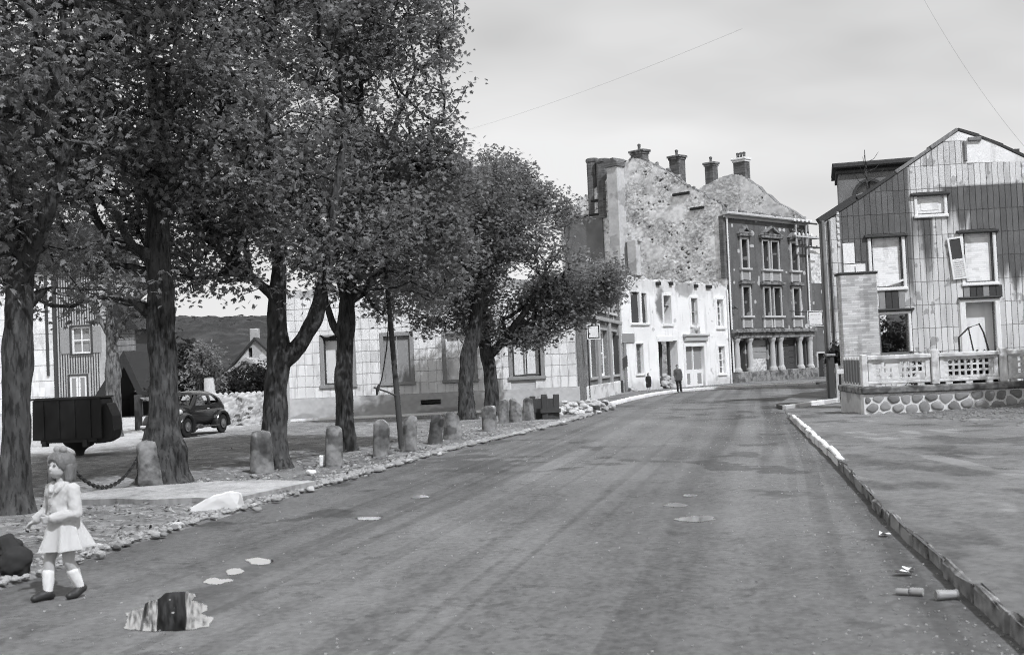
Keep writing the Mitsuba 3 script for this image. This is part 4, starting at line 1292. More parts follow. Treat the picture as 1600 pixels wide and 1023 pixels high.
# verge boards and torn roof edge
gg = np.random.default_rng(9)
for i, (a, b) in enumerate(zip(sl_l[:-1], sl_l[1:])):
    a, b = A(a), A(b)
    n = int(np.linalg.norm(b - a) / .8)
    for j in range(n):
        p0, p1 = a + (b - a) * j / n, a + (b - a) * (j + .96) / n
        d = (b - a) / np.linalg.norm(b - a)
        nn = A([-d[1], d[0]])
        h = .05 + gg.uniform(-.04, .04) + (.12 if i == 0 and j < 2 else 0)
        obj('verge_board', RH.map(slab(Polygon([tuple(p0 - nn * .03), tuple(p1 - nn * .03), tuple(p1 + nn * h), tuple(p0 + nn * (h + gg.uniform(-.03, .03)))]), -.45, .07)), 'm_dark_wood' if i < 2 else 'm_wood', rh)
for a, b in zip([ridge] + sl_r[:-1], sl_r):
    a, b = A(a), A(b)
    nn = A([0, 1.0])
    obj('verge_board', RH.map(slab(Polygon([tuple(a - nn * .05), tuple(b - nn * .05), tuple(b + nn * .07), tuple(a + nn * .04)]), -.45, .05)), 'm_dark_wood', rh)
q0, q1 = gpr(1509, 221), gpr(1509, 252)
obj('post', RH.map(pad(q0[0] - .1, q0[0] + .0, q1[1], q0[1], .03, .1, .02)), 'm_wood', rh)
q0, q1 = gpr(1512, 220), gpr(1532, 219)
obj('board_end', RH.map(pad(q0[0], q1[0], q0[1] - .03, q0[1] + .1, .03, .12, .02)), 'm_wood', rh)
# timbers and pipe along the left corner
for x, w, mt in ((1290.5, .05, 'm_wood'), (1299, .035, 'm_dark_wood')):
    u = gpr(x, 450)[0]
    obj('corner_pipe' if mt == 'm_dark_wood' else 'corner_board', RH.map(pad(u - w, u + w, 1.3, sl_l[0][1] + .05, .04, .12, .02)), mt, rh)
c = gpr(1309.5, 365)
for i in range(6):
    obj('toothing', RH.map(pad(c[0] - .03, c[0] + .05, c[1] - .45 + i * .22, c[1] - .33 + i * .22, .03, .07, .01)), 'm_pale_stone', rh)
# the inside: cross wall and floors that hold the front up
obj('inner_wall', RH.map(pad(.9, 3.0, -.2, 4.2, -5.3, -5.0)), 'm_white', rh)
obj('back_wall', RH.map(slab(Polygon([(2.3, -.2), (RW, -.2), (RW, 5.5), (5.5, 6.2), (3.6, 4.0), (2.4, 2.6), (2.3, -.2)]), -9.4, -9.0)), 'm_facade', rh)

# the square tower house behind it
TW = Frame(at(1306, 560, 56.0) * A([1, 1, 0]), (math.cos(math.radians(14)), -math.sin(math.radians(14))))
tw = thing('tower_house', 'plain dark square building with flat cornice behind the clad house', 'building')
t0, t1 = TW.px(1311, 300), TW.px(1430, 264)
tz = TW.px(1360, 264)[1]
arch = TW.px(1358, 283)
tu = t0[0]
ah = Polygon([(arch[0] - .62, arch[1] - 2.2), (arch[0] + .62, arch[1] - 2.2)] + [(arch[0] + .62 * math.cos(a), arch[1] - .62 + .62 * math.sin(a)) for a in np.linspace(0, math.pi, 14)])
obj('wall', TW.map(slab(sbox(tu, -.2, tu + 7.5, tz).difference(ah), -.4, 0)), 'm_far_wall', tw)
obj('side_wall', TW.map(pad(tu, tu + .4, -.2, tz, -3.2, -.4)), 'm_far_wall', tw)
obj('back_wall', TW.map(pad(tu, tu + 7.5, -.2, tz, -3.6, -3.2)), 'm_far_wall', tw)
obj('side_wall', TW.map(pad(tu + 7.1, tu + 7.5, -.2, tz, -3.2, -.4)), 'm_far_wall', tw)
obj('roof', TW.map(pad(tu - .05, tu + 7.55, tz, tz + .1, -3.7, .05)), 'm_dark_roof', tw)
obj('cornice', TW.map(cat([pad(tu - .25, tu + 7.8, tz + .1, tz + .34, -3.9, .35, .05), pad(tu - .1, tu + 7.6, tz - .15, tz, -3.7, .12, .03)])), 'm_dark_wood', tw)
aw = obj('window', TW.map(slab(ah.buffer(.12).difference(ah), -.1, .06)), 'm_dark_wood', tw)
obj('pane', TW.map(slab(ah, -.25, -.23)), 'm_board_grey', aw)
obj('glazing_bars', TW.map(cat([pad(arch[0] - .03, arch[0] + .03, arch[1] - 2.2, arch[1], -.22, -.16), pad(arch[0] - .6, arch[0] + .6, arch[1] - .66, arch[1] - .6, -.22, -.16)])), 'm_dark_wood', aw)

# ------------------------------------------------------------------ garden wall with its concrete fence
g0 = gp(1351, 648, .1)
GWd = A([math.cos(TILT5), -math.sin(TILT5)])
GW = Frame(g0 * A([1, 1, 0]), GWd)
SWd = A([-math.sin(math.radians(6.5)), -math.cos(math.radians(6.5))])          # the left side, running towards the camera
SIDE = 3.7
SW = Frame(g0[:2] - SWd * SIDE, SWd)
gwk = thing('garden_wall', 'low garden wall of round field stones in pale mortar under a concrete coping', 'wall')
GWL = GW.px(1640, 620)[0]
cap0 = GW.px(1450, 612)[1]
cap1 = cap0 + .17
obj('core', GW.map(pad(0, GWL, -.2, cap0, -.4, 0)), 'm_pale_mortar', gwk)
mat('m_pale_mortar', 0.62, 0.95, 0.1, lambda p, n, uv: FB(p.x * 20, p.y * 20, p.z * 20), 0.004)
obj('side_core', SW.map(pad(0, SIDE - .41, -.2, cap0, -.4, 0)), 'm_plinth', gwk, label='rendered left side of the wall')
obj('coping', GW.map(hullbox(-.06, GWL, cap0, cap1, -.46, .08, .03)), 'm_concrete', gwk)
obj('coping', SW.map(hullbox(-.02, SIDE - .47, cap0, cap1, -.46, .06, .03)), 'm_concrete', gwk)
# field stones: voronoi cells with round corners
gg = np.random.default_rng(17)
from scipy.spatial import Voronoi
pts_ = []
rows_ = 3
xx = 0
for j in range(-1, rows_ + 1):
    for i in range(-2, int(GWL / .33) + 2):
        pts_.append(((i + .5 * (j % 2)) * .33 + gg.uniform(-.10, .10), .02 + j * .235 + gg.uniform(-.08, .08)))
vo = Voronoi(A(pts_))
for reg in vo.point_region:
    idx = vo.regions[reg]
    if -1 in idx or not idx:
        continue
    p = Polygon(vo.vertices[idx]).intersection(sbox(.012, -.02, GWL - .02, cap0 - .01))
    if p.is_empty or p.geom_type != 'Polygon':
        continue
    p = p.buffer(-.07).buffer(.048, quad_segs=3)
    if p.is_empty or p.geom_type != 'Polygon' or p.area < .004:
        continue
    e = [p.exterior.interpolate(t, normalized=True) for t in np.linspace(0, 1, 15)[:-1]]
    ring = A([[q.x, q.y] for q in e])
    c = ring.mean(0)
    h = gg.uniform(.03, .055)
    rings = [np.column_stack([ring, np.full(14, .001)]), np.column_stack([ring, np.full(14, h * .45)]), np.column_stack([c + (ring - c) * .8, np.full(14, h * .85)]), np.column_stack([c + (ring - c) * .4, np.full(14, h)])]
    obj('stone', GW.map(loft(rings)), ('m_fieldstone_0', 'm_fieldstone_1', 'm_fieldstone_2')[int(gg.integers(3))], gwk, smooth=50)
for i, t in enumerate((.17, .22, .28)):
    mat(f'm_fieldstone_{i}', t, .85, .25, concrete_bump, .008)

fk = thing('garden_fence', 'pale concrete fence with lattice panels standing on the field stone wall', 'fence')
ft = GW.px(1450, 552)[1]
fw0 = GW.px(1450, 559)[1]
up = [GW.px(1344, 580)[0], GW.px(1357, 580)[0], GW.px(1457, 575)[0], GW.px(1469, 575)[0], GW.px(1564, 570)[0], GW.px(1576, 570)[0]]
for a, b, hh in ((0.0, up[1], ft + .04), (up[2], up[3], ft + .10), (up[4], up[5], ft + .06)):
    obj('post', GW.map(hullbox(a, b, cap1, hh, -.3, -.06, .02)), 'm_fence', fk)
mat('m_fence', mikit.proc(lambda p, n, uv: dr.minimum(mi.Color3f(0.66), mi.Color3f(0.28) + concrete_fn(p, n, uv) * 1.6)), 0.9, 0.2, concrete_bump, 0.006)
for a, b in ((up[1], up[2]), (up[3], up[4]), (up[5], GWL)):
    obj('top_rail', GW.map(hullbox(a + .002, b - .002, fw0, ft, -.30, -.06, .02)), 'm_fence', fk)
    obj('bottom_rail', GW.map(hullbox(a + .002, b - .002, cap1 + .06, cap1 + .14, -.24, -.12, .015)), 'm_fence', fk)
    v0, v1 = cap1 + .145, fw0 - .005
    frame_ = sbox(a + .03, v0, b - .03, v1)
    cell = .145
    nx, ny = int((b - a - .35) / cell), max(3, int((v1 - v0 - .1) / cell))
    ox, oy = (a + b - nx * cell) / 2, (v0 + v1 - ny * cell) / 2
    gaps = [sbox(ox + i * cell + .025, oy + j * cell + .025, ox + (i + 1) * cell - .025, oy + (j + 1) * cell - .025) for i in range(nx) for j in range(ny)]
    if a == up[1]:
        gaps = [h for h in gaps if gg.uniform() > max(0, .55 - (h.bounds[0] - a) * .4)]       # some openings of the left panel are choked
    obj('lattice_panel', GW.map(slab(frame_.difference(unary_union(gaps)), -.21, -.15)), 'm_fence', fk)
    obj('panel_frame', GW.map(slab(frame_.difference(sbox(a + .13, v0 + .06, b - .13, v1 - .06)), -.235, -.125)), 'm_fence', fk)
    for k in range(3):
        c = a + (b - a) * (k + .5) / 3
        obj('foot_block', GW.map(pad(c - .08, c + .08, cap1, cap1 + .062, -.22, -.14)), 'm_fence', fk)
for k in range(8):
    u = .1 + k * (SIDE - .6) / 7
    obj('side_slat', SW.map(hullbox(u, u + .20, cap1 + .05, ft - .1, -.16, -.10, .012)), 'm_slat', fk)
    obj('slat_foot', SW.map(hullbox(u + .03, u + .17, cap1, cap1 + .09, -.17, -.09, .012)), 'm_pale_stone', fk)
    obj('slat_head', SW.map(hullbox(u + .02, u + .18, ft - .1, ft - .02, -.17, -.09, .012)), 'm_pale_stone', fk)

mat('m_slat', 0.13, 0.9)
# brick pier behind the corner of the fence
PF = Frame(at(1319.5, 560, 35.6) * A([1, 1, 0]), GWd)
pw_ = PF.px(1373, 500)[0]
pt_ = PF.px(1347, 428)[1]
bp = thing('brick_pier', 'tall pale brick pier standing behind the corner of the garden fence', 'pier')
obj('shaft', PF.map(pad(0, pw_, -.1, pt_, -.7, 0, .01)), 'm_brick', bp)
obj('cap', PF.map(pad(-.04, pw_ + .04, pt_, pt_ + .07, -.74, .04, .02)), 'm_dark_wood', bp)
obj('iron_pin', PF.map(tube([(pw_ * .48, pt_ + .07, -.3), (pw_ * .48, pt_ + .24, -.3)], .015, 6)), 'm_iron', bp)
obj('bracket', PF.map(pad(-.25, 0.0, 1.02, 1.16, -.1, .02, .01)), 'm_pale_stone', bp)
sw_ = place(stone(.16, 444, 2), PF.pt(-.02, .28, .1))
single('pale_boulder', sw_, 'm_pale_stone', 'pale round stone at the foot of the brick pier', 'stone')

# dark gate
gtk = thing('dark_gate', 'dark board gate between two posts left of the brick pier', 'gate')
GF2 = Frame(at(1296, 618, 40.6) * A([1, 1, 0]), GWd)
gz = GF2.px(1310, 556)[1]
u1_ = GF2.px(1306, 590)[0], GF2.px(1310.5, 590)[0], GF2.px(1333, 590)[0]
obj('post', GF2.map(hullbox(0, u1_[0] - .02, .05, gz, -.3, 0, .02)), 'm_dark_wood', gtk)
obj('post_cap', GF2.map(hullbox(-.04, u1_[0] + .02, gz, gz + .09, -.34, .04, .02)), 'm_board_grey', gtk)
obj('pale_post', GF2.map(hullbox(u1_[0], u1_[1], .05, gz - .25, -.12, .02, .01)), 'm_trim', gtk)
n = 5
for i in range(n):
    a = u1_[1] + .01 + (u1_[2] - u1_[1]) * i / n
    obj('board', GF2.map(hullbox(a, a + (u1_[2] - u1_[1]) / n - .01, .1, gz - .30 - .01 * (i % 2), -.12, -.06, .008)), 'm_soot', gtk)
obj('cross_rail', GF2.map(pad(u1_[1], u1_[2], gz - .45, gz - .33, -.06, -.01, .01)), 'm_trim', gtk)

# bent metal frame behind the fence
fr = [GW.px(x, y, -1.0) for x, y in ((1499, 548), (1498, 527), (1513, 512), (1530, 506), (1537, 520), (1545, 548))]
bk_ = obj('bent_frame', cat([tube([GW.pt(u, v, -1.0) for u, v in fr], .022, 6), tube([GW.pt(*GW.px(1513, 512, -1.0), -1.0), GW.pt(*GW.px(1521, 548, -1.0), -1.0)], .018, 6), tube([GW.pt(*fr[0], -1.0), GW.pt(fr[0][0], 0.0, -1.0)], .02, 6), tube([GW.pt(*fr[-1], -1.0), GW.pt(fr[-1][0], 0.0, -1.0)], .02, 6)]), 'm_iron')
labels[bk_] = {'label': 'bent dark metal frame sticking up behind the garden fence', 'category': 'metal frame'}

# ------------------------------------------------------------------ trees
def leaves(centres, per, spread, size, g, tone, droop=0.5, fold=0.25, five=True):
    """Palmate leaves in drooping bunches; (mesh, colours)."""
    n = len(centres)
    base = np.repeat(centres, per, 0) + g.normal(0, 1, (n * per, 3)) * spread * A([1, 1, .8])
    m = len(base)
    az = g.uniform(0, 2 * np.pi, m)
    ti = g.uniform(-.3, 1.0, m) * droop                     # how far the leaf hangs
    out = np.stack([np.cos(az) * np.cos(ti), np.sin(az) * np.cos(ti), -np.sin(ti)], 1)
    side = np.stack([-np.sin(az), np.cos(az), np.zeros(m)], 1)
    roll = g.normal(0, .6, m)
    nrm = np.cross(out, side)
    side = side * np.cos(roll)[:, None] + nrm * np.sin(roll)[:, None]
    nrm = np.cross(out, side)
    s = size * g.uniform(.65, 1.25, m)
    cl = tone * g.uniform(.65, 1.35, m)
    V, F, C = [], [], []
    fans = (-1.25, -.6, 0.0, .6, 1.25) if five else (-.5, .5)
    for i, a in enumerate(fans):
        ln = s * (1 - .16 * abs(a)) * (1 if five else 1.1)
        d = out * math.cos(a) + side * math.sin(a)
        q = -out * math.sin(a) + side * math.cos(a)
        wd = ln * (.22 if five else .3)
        hang = A([0, 0, -1.0]) * (ln * .22)[:, None]
        p0 = base
        tip = base + d * ln[:, None] + hang
        midp = base + d * (ln * .6)[:, None] + hang * .25
        l = midp + q * wd[:, None] + nrm * (wd * fold)[:, None]
        r = midp - q * wd[:, None] + nrm * (wd * fold)[:, None]
        k = len(V) * 4 * m if False else sum(len(x) for x in V)
        V.append(np.stack([p0, l, tip, r], 1).reshape(-1, 3))
        j = k + np.arange(m) * 4
        F += [np.stack([j, j + 1, j + 2], 1), np.stack([j, j + 2, j + 3], 1)]
        C.append(np.repeat(cl, 4))
    c = np.concatenate(C)
    return TM(np.vstack(V), np.vstack(F)), np.repeat(np.clip(c, .02, .5)[:, None], 3, 1)


def grow(trunks, centres, g, tip=.008, expo=.46, bal=.3):
    """Joins every leaf bunch to the tree by its nearest living node; returns the polylines with their radii."""
    P, par, plen, fixed = [], [], [], []
    for line, rad in trunks:                                 # each trunk line starts at a point of an earlier one (or the ground)
        line = A(line, float)
        L = np.concatenate([[0], np.cumsum(np.linalg.norm(np.diff(line, axis=0), axis=1))])
        n = max(2, int(L[-1] / .3))
        t = np.linspace(0, L[-1], n + 1)
        q = np.stack([np.interp(t, L, line[:, k]) for k in range(3)], 1)
        rr = np.interp(t, L, rad)
        start = -1 if not P else int(np.argmin(np.linalg.norm(A(P) - q[0], axis=1)))
        for i in range(n + 1):
            P.append(q[i])
            par.append(start if i == 0 else len(P) - 2)
            plen.append((plen[start] if i == 0 and start >= 0 else 0 if i == 0 else plen[-1] + L[-1] / n))
            fixed.append(rr[i])
    nf = len(P)
    order = np.argsort(np.min(np.linalg.norm(centres[:, None] - A(P)[None, ::3], axis=2), axis=1))
    Pa = np.zeros((nf + len(centres) * 12, 3))
    Pl = np.zeros(len(Pa))
    Pa[:nf], Pl[:nf] = P, plen
    low = np.zeros(len(Pa))
    zmin = np.min(centres[:, 2]) - .4
    n = nf
    par = list(par)
    chains = []
    for ci in order:
        c = centres[ci]
        d = np.linalg.norm(Pa[:n] - c, axis=1)
        cost = d + bal * Pl[:n] + np.where(Pa[:n, 2] > c[2] + .3, .5, 0) + np.where(Pa[:n, 2] < zmin - 1.2, 3, 0)
        k = int(np.argmin(cost))
        m = max(1, min(8, int(d[k] / .35)))
        a = Pa[k].copy()
        bend = g.normal(0, .09, 3) * d[k] + A([0, 0, .10 * d[k]])
        ids = [k]
        for i in range(1, m + 1):
            t = i / m
            if n >= len(Pa):
                break
            Pa[n] = a + (c - a) * t + bend * 4 * t * (1 - t) * .6 + (g.normal(0, .035, 3) if i < m else 0)
            Pl[n] = Pl[ids[-1]] + np.linalg.norm(Pa[n] - Pa[ids[-1]])
            par.append(ids[-1])
            ids.append(n)
            n += 1
        chains.append(ids)
    cnt = np.zeros(n)
    for ids in chains:
        cnt[ids[-1]] += 1
    for i in range(n - 1, -1, -1):
        if par[i] >= 0:
            cnt[par[i]] += cnt[i]
    rad = tip * np.maximum(cnt, 1) ** expo
    lim = np.full(n, np.inf)
    for i in range(nf, n):                                   # a branch is never thicker than what it leaves
        cap = fixed[par[i]] * .8 if par[i] < nf else rad[par[i]]
        rad[i] = min(rad[i], cap)
    return Pa[:n], rad, chains, nf


def knobbly(line, rad, g, sides=30, amp=.10, flare=1.55, seed=0):
    """A trunk: tapered, flared at the foot, with burrs."""
    line = A(line, float)
    L = np.concatenate([[0], np.cumsum(np.linalg.norm(np.diff(line, axis=0), axis=1))])
    n = max(6, int(L[-1] / .055))
    t = np.linspace(0, L[-1], n + 1)
    p = np.stack([np.interp(t, L, line[:, k]) for k in range(3)], 1)
    for k in range(3):                                       # rounds the bends
        p[1:-1, k] = (p[:-2, k] + 2 * p[1:-1, k] + p[2:, k]) / 4
    r = np.interp(t, L, rad) * (1 + (flare - 1) * np.exp(-t / .28))
    m = tube(p, r, sides)
    v = m.vertices
    c = np.vstack([np.repeat(p, sides, 0), p[:1], p[-1:]])
    rr = np.concatenate([np.repeat(r, sides), [r[0], r[-1]]])
    ang = meshkit.fbm(v * A([3.2, 3.2, 1.6]) + seed, 3, seed) - .5
    big = np.clip(meshkit.noise(v * A([1.7, 1.7, 1.9]) + 5 + seed, seed + 3) - .55, 0, 1)
    rid = meshkit.fbm(v * A([13, 13, 2.6]) + seed, 3, seed + 5) - .5
    v = v + (v - c) * (amp * 2.6 * ang + amp * 5 * big + .30 * rid)[:, None]
    m.vertices = v
    return m


def in_blobs(blobs, n, g, shell=.62, gapk=.55, gap=.42, seed=0, zmin=None):
    vol = A([b[3] * b[4] * b[5] for b in blobs])
    out = []
    while len(out) < n:
        b = blobs[int(g.choice(len(blobs), p=vol / vol.sum()))]
        d = g.normal(size=3)
        d /= np.linalg.norm(d)
        r = g.uniform(0, 1) ** (1 / 3) if g.uniform() > shell else g.uniform(.72, 1.04)
        p = A(b[:3]) + d * r * A(b[3:6])
        if zmin is not None and p[2] < zmin(p):
            continue
        if meshkit.noise(p * gapk + seed, seed) < gap * g.uniform(.8, 1.1):
            continue
        out.append(p)
    return A(out)


def tree(label, trunks, blobs, n, per, spread, size, seed, tone=.26, group=None, name='street_tree', cat_='tree', droop=.75, five=True, knob=.10, flare=1.55, zmin=None, bal=.3, tip=.008, gap=.48, shell=.62, barkm='m_bark'):
    g = np.random.default_rng(seed)
    tk = thing(name, label, cat_, group)
    c = in_blobs(blobs, n, g, seed=seed, zmin=zmin, gap=gap, shell=shell)
    P, rad, chains, nf = grow(trunks, c, g, bal=bal, tip=tip)
    obj('trunk', knobbly(*trunks[0], g, seed=seed, amp=knob, flare=flare), barkm, tk, smooth=True)
    for i, (line, r) in enumerate(trunks[1:]):
        obj('limb', knobbly(line, r, g, sides=20, seed=seed + 7 + i, amp=knob * .8, flare=1.15), barkm, tk, smooth=True)
    obj('branches', cat([tube(P[ids], np.maximum(rad[ids], .004), 5 if rad[ids[0]] > .02 else 3, cap=False) for ids in chains]), barkm, tk, smooth=True, kind='stuff')
    m, col = leaves(c, per, spread, size, g, tone, droop, five=five)
    obj('crown', m, 'm_leaf', tk, False, col, kind='stuff')
    return tk


def line_px(Y, pts, dy=None):
    """A trunk line that stands at the depth Y, through photograph points; dy moves each point in depth."""
    return [at(x, y, Y + (dy[i] if dy else 0)) for i, (x, y) in enumerate(pts)]


GT = 'pollarded street trees in a row along the square'
zl = lambda lim: (lambda p: lim)
# first tree, at the left edge of the picture
Y = 17.6
b0 = gp(22, 800, .05)
tree('tree at the left edge of the photo, its bark half outside the picture', [([(b0[0], b0[1], -.1), at(24, 700, b0[1]), at(27, 560, b0[1]), at(31, 440, b0[1]), at(34, 330, b0[1])], [.20, .17, .17, .165, .15]),
      ([at(30, 440, b0[1]), at(75, 330, b0[1] - .5), at(110, 220, b0[1] - .8)], [.13, .09, .06]), ([at(34, 330, b0[1]), at(-30, 200, b0[1] + .6), at(-60, 60, b0[1] + 1)], [.13, .09, .06])],
     [(b0[0] - .6, b0[1] + .2, 6.3, 2.6, 2.8, 2.5), (b0[0] + .3, b0[1] + .5, 4.6, 1.7, 2.0, 1.5), (b0[0] + .5, b0[1], 8.3, 2.6, 2.6, 1.8), (b0[0] + .8, b0[1] + .2, 3.75, 1.5, 1.5, 1.0)], 680, 34, .18, .075, 101, gap=.52, group=None, zmin=zl(2.75))
# second tree, with the knotted trunk
b1 = gp(256, 752, .05)
Y = b1[1]
tree('second tree from the left, knotted thick trunk behind a leaning stone bollard', [([(b1[0], Y, -.1), at(255, 690, Y), at(256, 600, Y), at(252, 500, Y), at(247, 400, Y), at(244, 300, Y), at(252, 200, Y)], [.33, .25, .215, .215, .20, .16, .10]),
      ([at(246, 330, Y), at(205, 240, Y + .4), at(150, 150, Y + .8), at(120, 60, Y + 1)], [.12, .09, .07, .05]), ([at(245, 350, Y), at(320, 250, Y - .3), at(370, 120, Y - .5)], [.12, .08, .05]), ([at(250, 210, Y), at(230, 80, Y), at(210, -40, Y)], [.09, .07, .04])],
     [(b1[0] - .5, Y, 6.9, 3.0, 3.0, 2.4), (b1[0] + 1.3, Y + .3, 5.3, 1.9, 2.4, 1.7), (b1[0] - 1.6, Y, 5.0, 1.7, 2.2, 1.6), (b1[0] + .3, Y + .3, 9.3, 2.8, 2.8, 1.8), (b1[0] - 1.1, Y, 3.75, 1.6, 1.6, 1.0), (b1[0] + 1.2, Y + .2, 3.85, 1.3, 1.5, 1.0)], 900, 34, .18, .075, 102, gap=.53, zmin=lambda p: 2.9 + .2 * math.sin(p[0] * 2), knob=.15, flare=1.8)
# third tree, forked low
b2 = gp(430, 731, .05)
Y = b2[1]
tree('third tree from the left, trunk forked low into two heavy limbs', [([(b2[0], Y, -.1), at(428, 680, Y), at(430, 610, Y), at(437, 560, Y), at(432, 500, Y), at(436, 420, Y), at(430, 300, Y), at(420, 180, Y)], [.25, .205, .20, .20, .17, .13, .10, .07]),
      ([at(437, 568, Y), at(468, 540, Y - .1), at(492, 500, Y - .2), at(506, 440, Y - .3), at(520, 330, Y - .4), at(540, 200, Y - .3)], [.17, .14, .13, .11, .08, .05]), ([at(434, 470, Y), at(392, 430, Y + .3), at(350, 400, Y + .5), at(322, 330, Y + .7)], [.09, .07, .05, .04])],
     [(b2[0] - .2, Y, 6.6, 2.7, 2.6, 2.7), (b2[0] + 1.0, Y + .4, 5.0, 1.9, 2.2, 1.7), (b2[0] - 1.3, Y + .4, 4.5, 1.6, 2.0, 1.4), (b2[0], Y + .2, 9.4, 2.5, 2.5, 1.8), (b2[0] + .2, Y - .4, 3.7, 1.7, 1.6, .8)], 860, 34, .18, .075, 103, gap=.52, zmin=lambda p: 2.75 + .2 * math.sin(p[0] * 3))
# fourth tree, the tall one before the sky
b3 = gp(539, 706, .05)
Y = b3[1]
tree('fourth tree from the left, tall straight trunk with one low dead stub', [([(b3[0], Y, -.1), at(538, 650, Y), at(537, 580, Y), at(540, 520, Y), at(545, 440, Y), at(552, 330, Y), at(560, 200, Y), at(565, 80, Y)], [.23, .18, .175, .17, .15, .12, .09, .05]),
      ([at(538, 532, Y), at(520, 508, Y), at(509, 470, Y), at(502, 400, Y + .3)], [.09, .075, .06, .045]), ([at(524, 526, Y), at(508, 530, Y - .2), at(500, 524, Y - .3)], [.035, .03, .015]),
      ([at(544, 440, Y), at(590, 390, Y - .3), at(640, 300, Y - .4), at(680, 190, Y - .4)], [.09, .07, .05, .03]), ([at(552, 330, Y), at(610, 220, Y + .3), at(650, 110, Y + .3)], [.08, .06, .03])],
     [(b3[0] + .2, Y, 6.1, 2.3, 2.5, 2.6), (b3[0] + .8, Y, 8.4, 1.95, 2.2, 2.2), (b3[0] + 1.0, Y + .2, 4.3, 1.9, 2.0, 1.4), (b3[0] + .2, Y, 10.3, 1.7, 2.0, 1.4), (b3[0] + 1.35, Y, 7.1, 1.5, 2.0, 1.9), (b3[0] + 1.5, Y, 5.1, 1.5, 2.0, 1.5), (b3[0] + 1.2, Y, 9.0, 1.5, 1.8, 1.6), (b3[0] + 1.95, Y, 6.9, 1.05, 1.5, 1.5), (b3[0] + 1.9, Y, 5.4, 1.1, 1.5, 1.2)], 1300, 32, .17, .078, 104, gap=.33, zmin=lambda p: 2.75 + .15 * math.sin(p[0] * 3))
# fifth and sixth, the lower pair before the slate house
b4 = gp(729, 655, .05)
Y = b4[1]
tree('fifth tree from the left, grey trunk leaning right beside its darker twin', [([(b4[0], Y, -.1), at(728, 610, Y), at(731, 560, Y), at(742, 515, Y), at(748, 460, Y), at(735, 380, Y), at(725, 320, Y)], [.27, .24, .23, .22, .16, .10, .06]),
      ([at(738, 530, Y), at(718, 490, Y), at(690, 450, Y + .4), at(670, 400, Y + .6)], [.14, .10, .07, .05])],
     [(b4[0] - .4, Y, 5.9, 2.6, 2.6, 2.3), (b4[0] - .9, Y + .3, 4.1, 2.2, 2.2, 1.5), (b4[0] + .8, Y, 7.2, 1.7, 2.0, 1.4), (b4[0] - 1.2, Y, 7.0, 1.6, 2.0, 1.4), (b4[0] - .2, Y, 7.5, 1.7, 2.0, 1.2)], 860, 32, .20, .09, 105, zmin=lambda p: 2.75 + .2 * math.sin(p[0] * 2), tone=.26)
b5 = gp(769, 650, .05)
Y = b5[1]
tree('sixth tree from the left, dark trunk forked below a broad low crown', [([(b5[0], Y, -.1), at(768, 610, Y), at(764, 570, Y), at(758, 540, Y), at(752, 490, Y), at(760, 420, Y), at(775, 330, Y)], [.25, .22, .21, .21, .16, .12, .07]),
      ([at(762, 558, Y), at(782, 538, Y - .2), at(806, 505, Y - .4), at(850, 450, Y - .5), at(890, 420, Y - .6)], [.15, .13, .10, .08, .05]), ([at(760, 425, Y), at(820, 350, Y), at(850, 300, Y)], [.08, .06, .03])],
     [(b5[0] + 1.0, Y, 5.9, 2.3, 2.7, 2.1), (b5[0] + 2.5, Y, 4.55, 2.1, 2.4, 1.6), (b5[0] + 1.2, Y - .1, 3.6, 2.1, 2.2, 1.3), (b5[0] + .6, Y, 7.4, 1.3, 1.6, 1.2), (b5[0] + 3.5, Y, 4.3, 1.0, 1.4, 1.0)], 860, 32, .20, .09, 106, zmin=lambda p: 2.15 + .25 * math.sin(p[0] * 2.3) + 1.3 * max(0.0, min(1.0, (p[0] - 1.5) / .9)), tone=.26)
# young leafing tree behind the wagon
b6 = gp(178, 682, .05)
Y = b6[1]
tree('pale slender trunk with thin bare twigs behind the dark wagon', [([(b6[0], Y, -.1), at(177, 620, Y), at(176, 560, Y), at(172, 510, Y), at(170, 440, Y)], [.25, .23, .20, .13, .06]),
      ([at(175, 540, Y), at(205, 480, Y), at(235, 440, Y + .4)], [.09, .06, .03]), ([at(174, 530, Y), at(140, 470, Y), at(110, 430, Y + .4)], [.09, .06, .03])],
     [(b6[0] + .1, Y, 6.0, 2.6, 2.3, 2.0), (b6[0] + .3, Y, 4.3, 1.6, 1.6, 1.2)], 330, 5, .2, .10, 107, zmin=lambda p: 3.0, tone=.12, name='bare_tree', tip=.012, five=False, barkm='m_pale_bark', flare=1.25, knob=.07)
# a tree outside the picture on the right, whose shade lies on the fence and the house front
tree('tree beyond the right edge of the picture', [([(15.6, 26.2, -.1), (15.5, 26.2, 2.4), (15.2, 26.3, 4.5)], [.25, .22, .12])], [(15.0, 26.5, 4.3, 1.7, 1.9, 2.0), (16.3, 26.0, 6.2, 2.0, 2.2, 2.2), (18.0, 27.0, 6.0, 2.2, 2.2, 2.4)], 620, 26, .22, .12, 108, zmin=lambda p: 1.8, gap=.3)


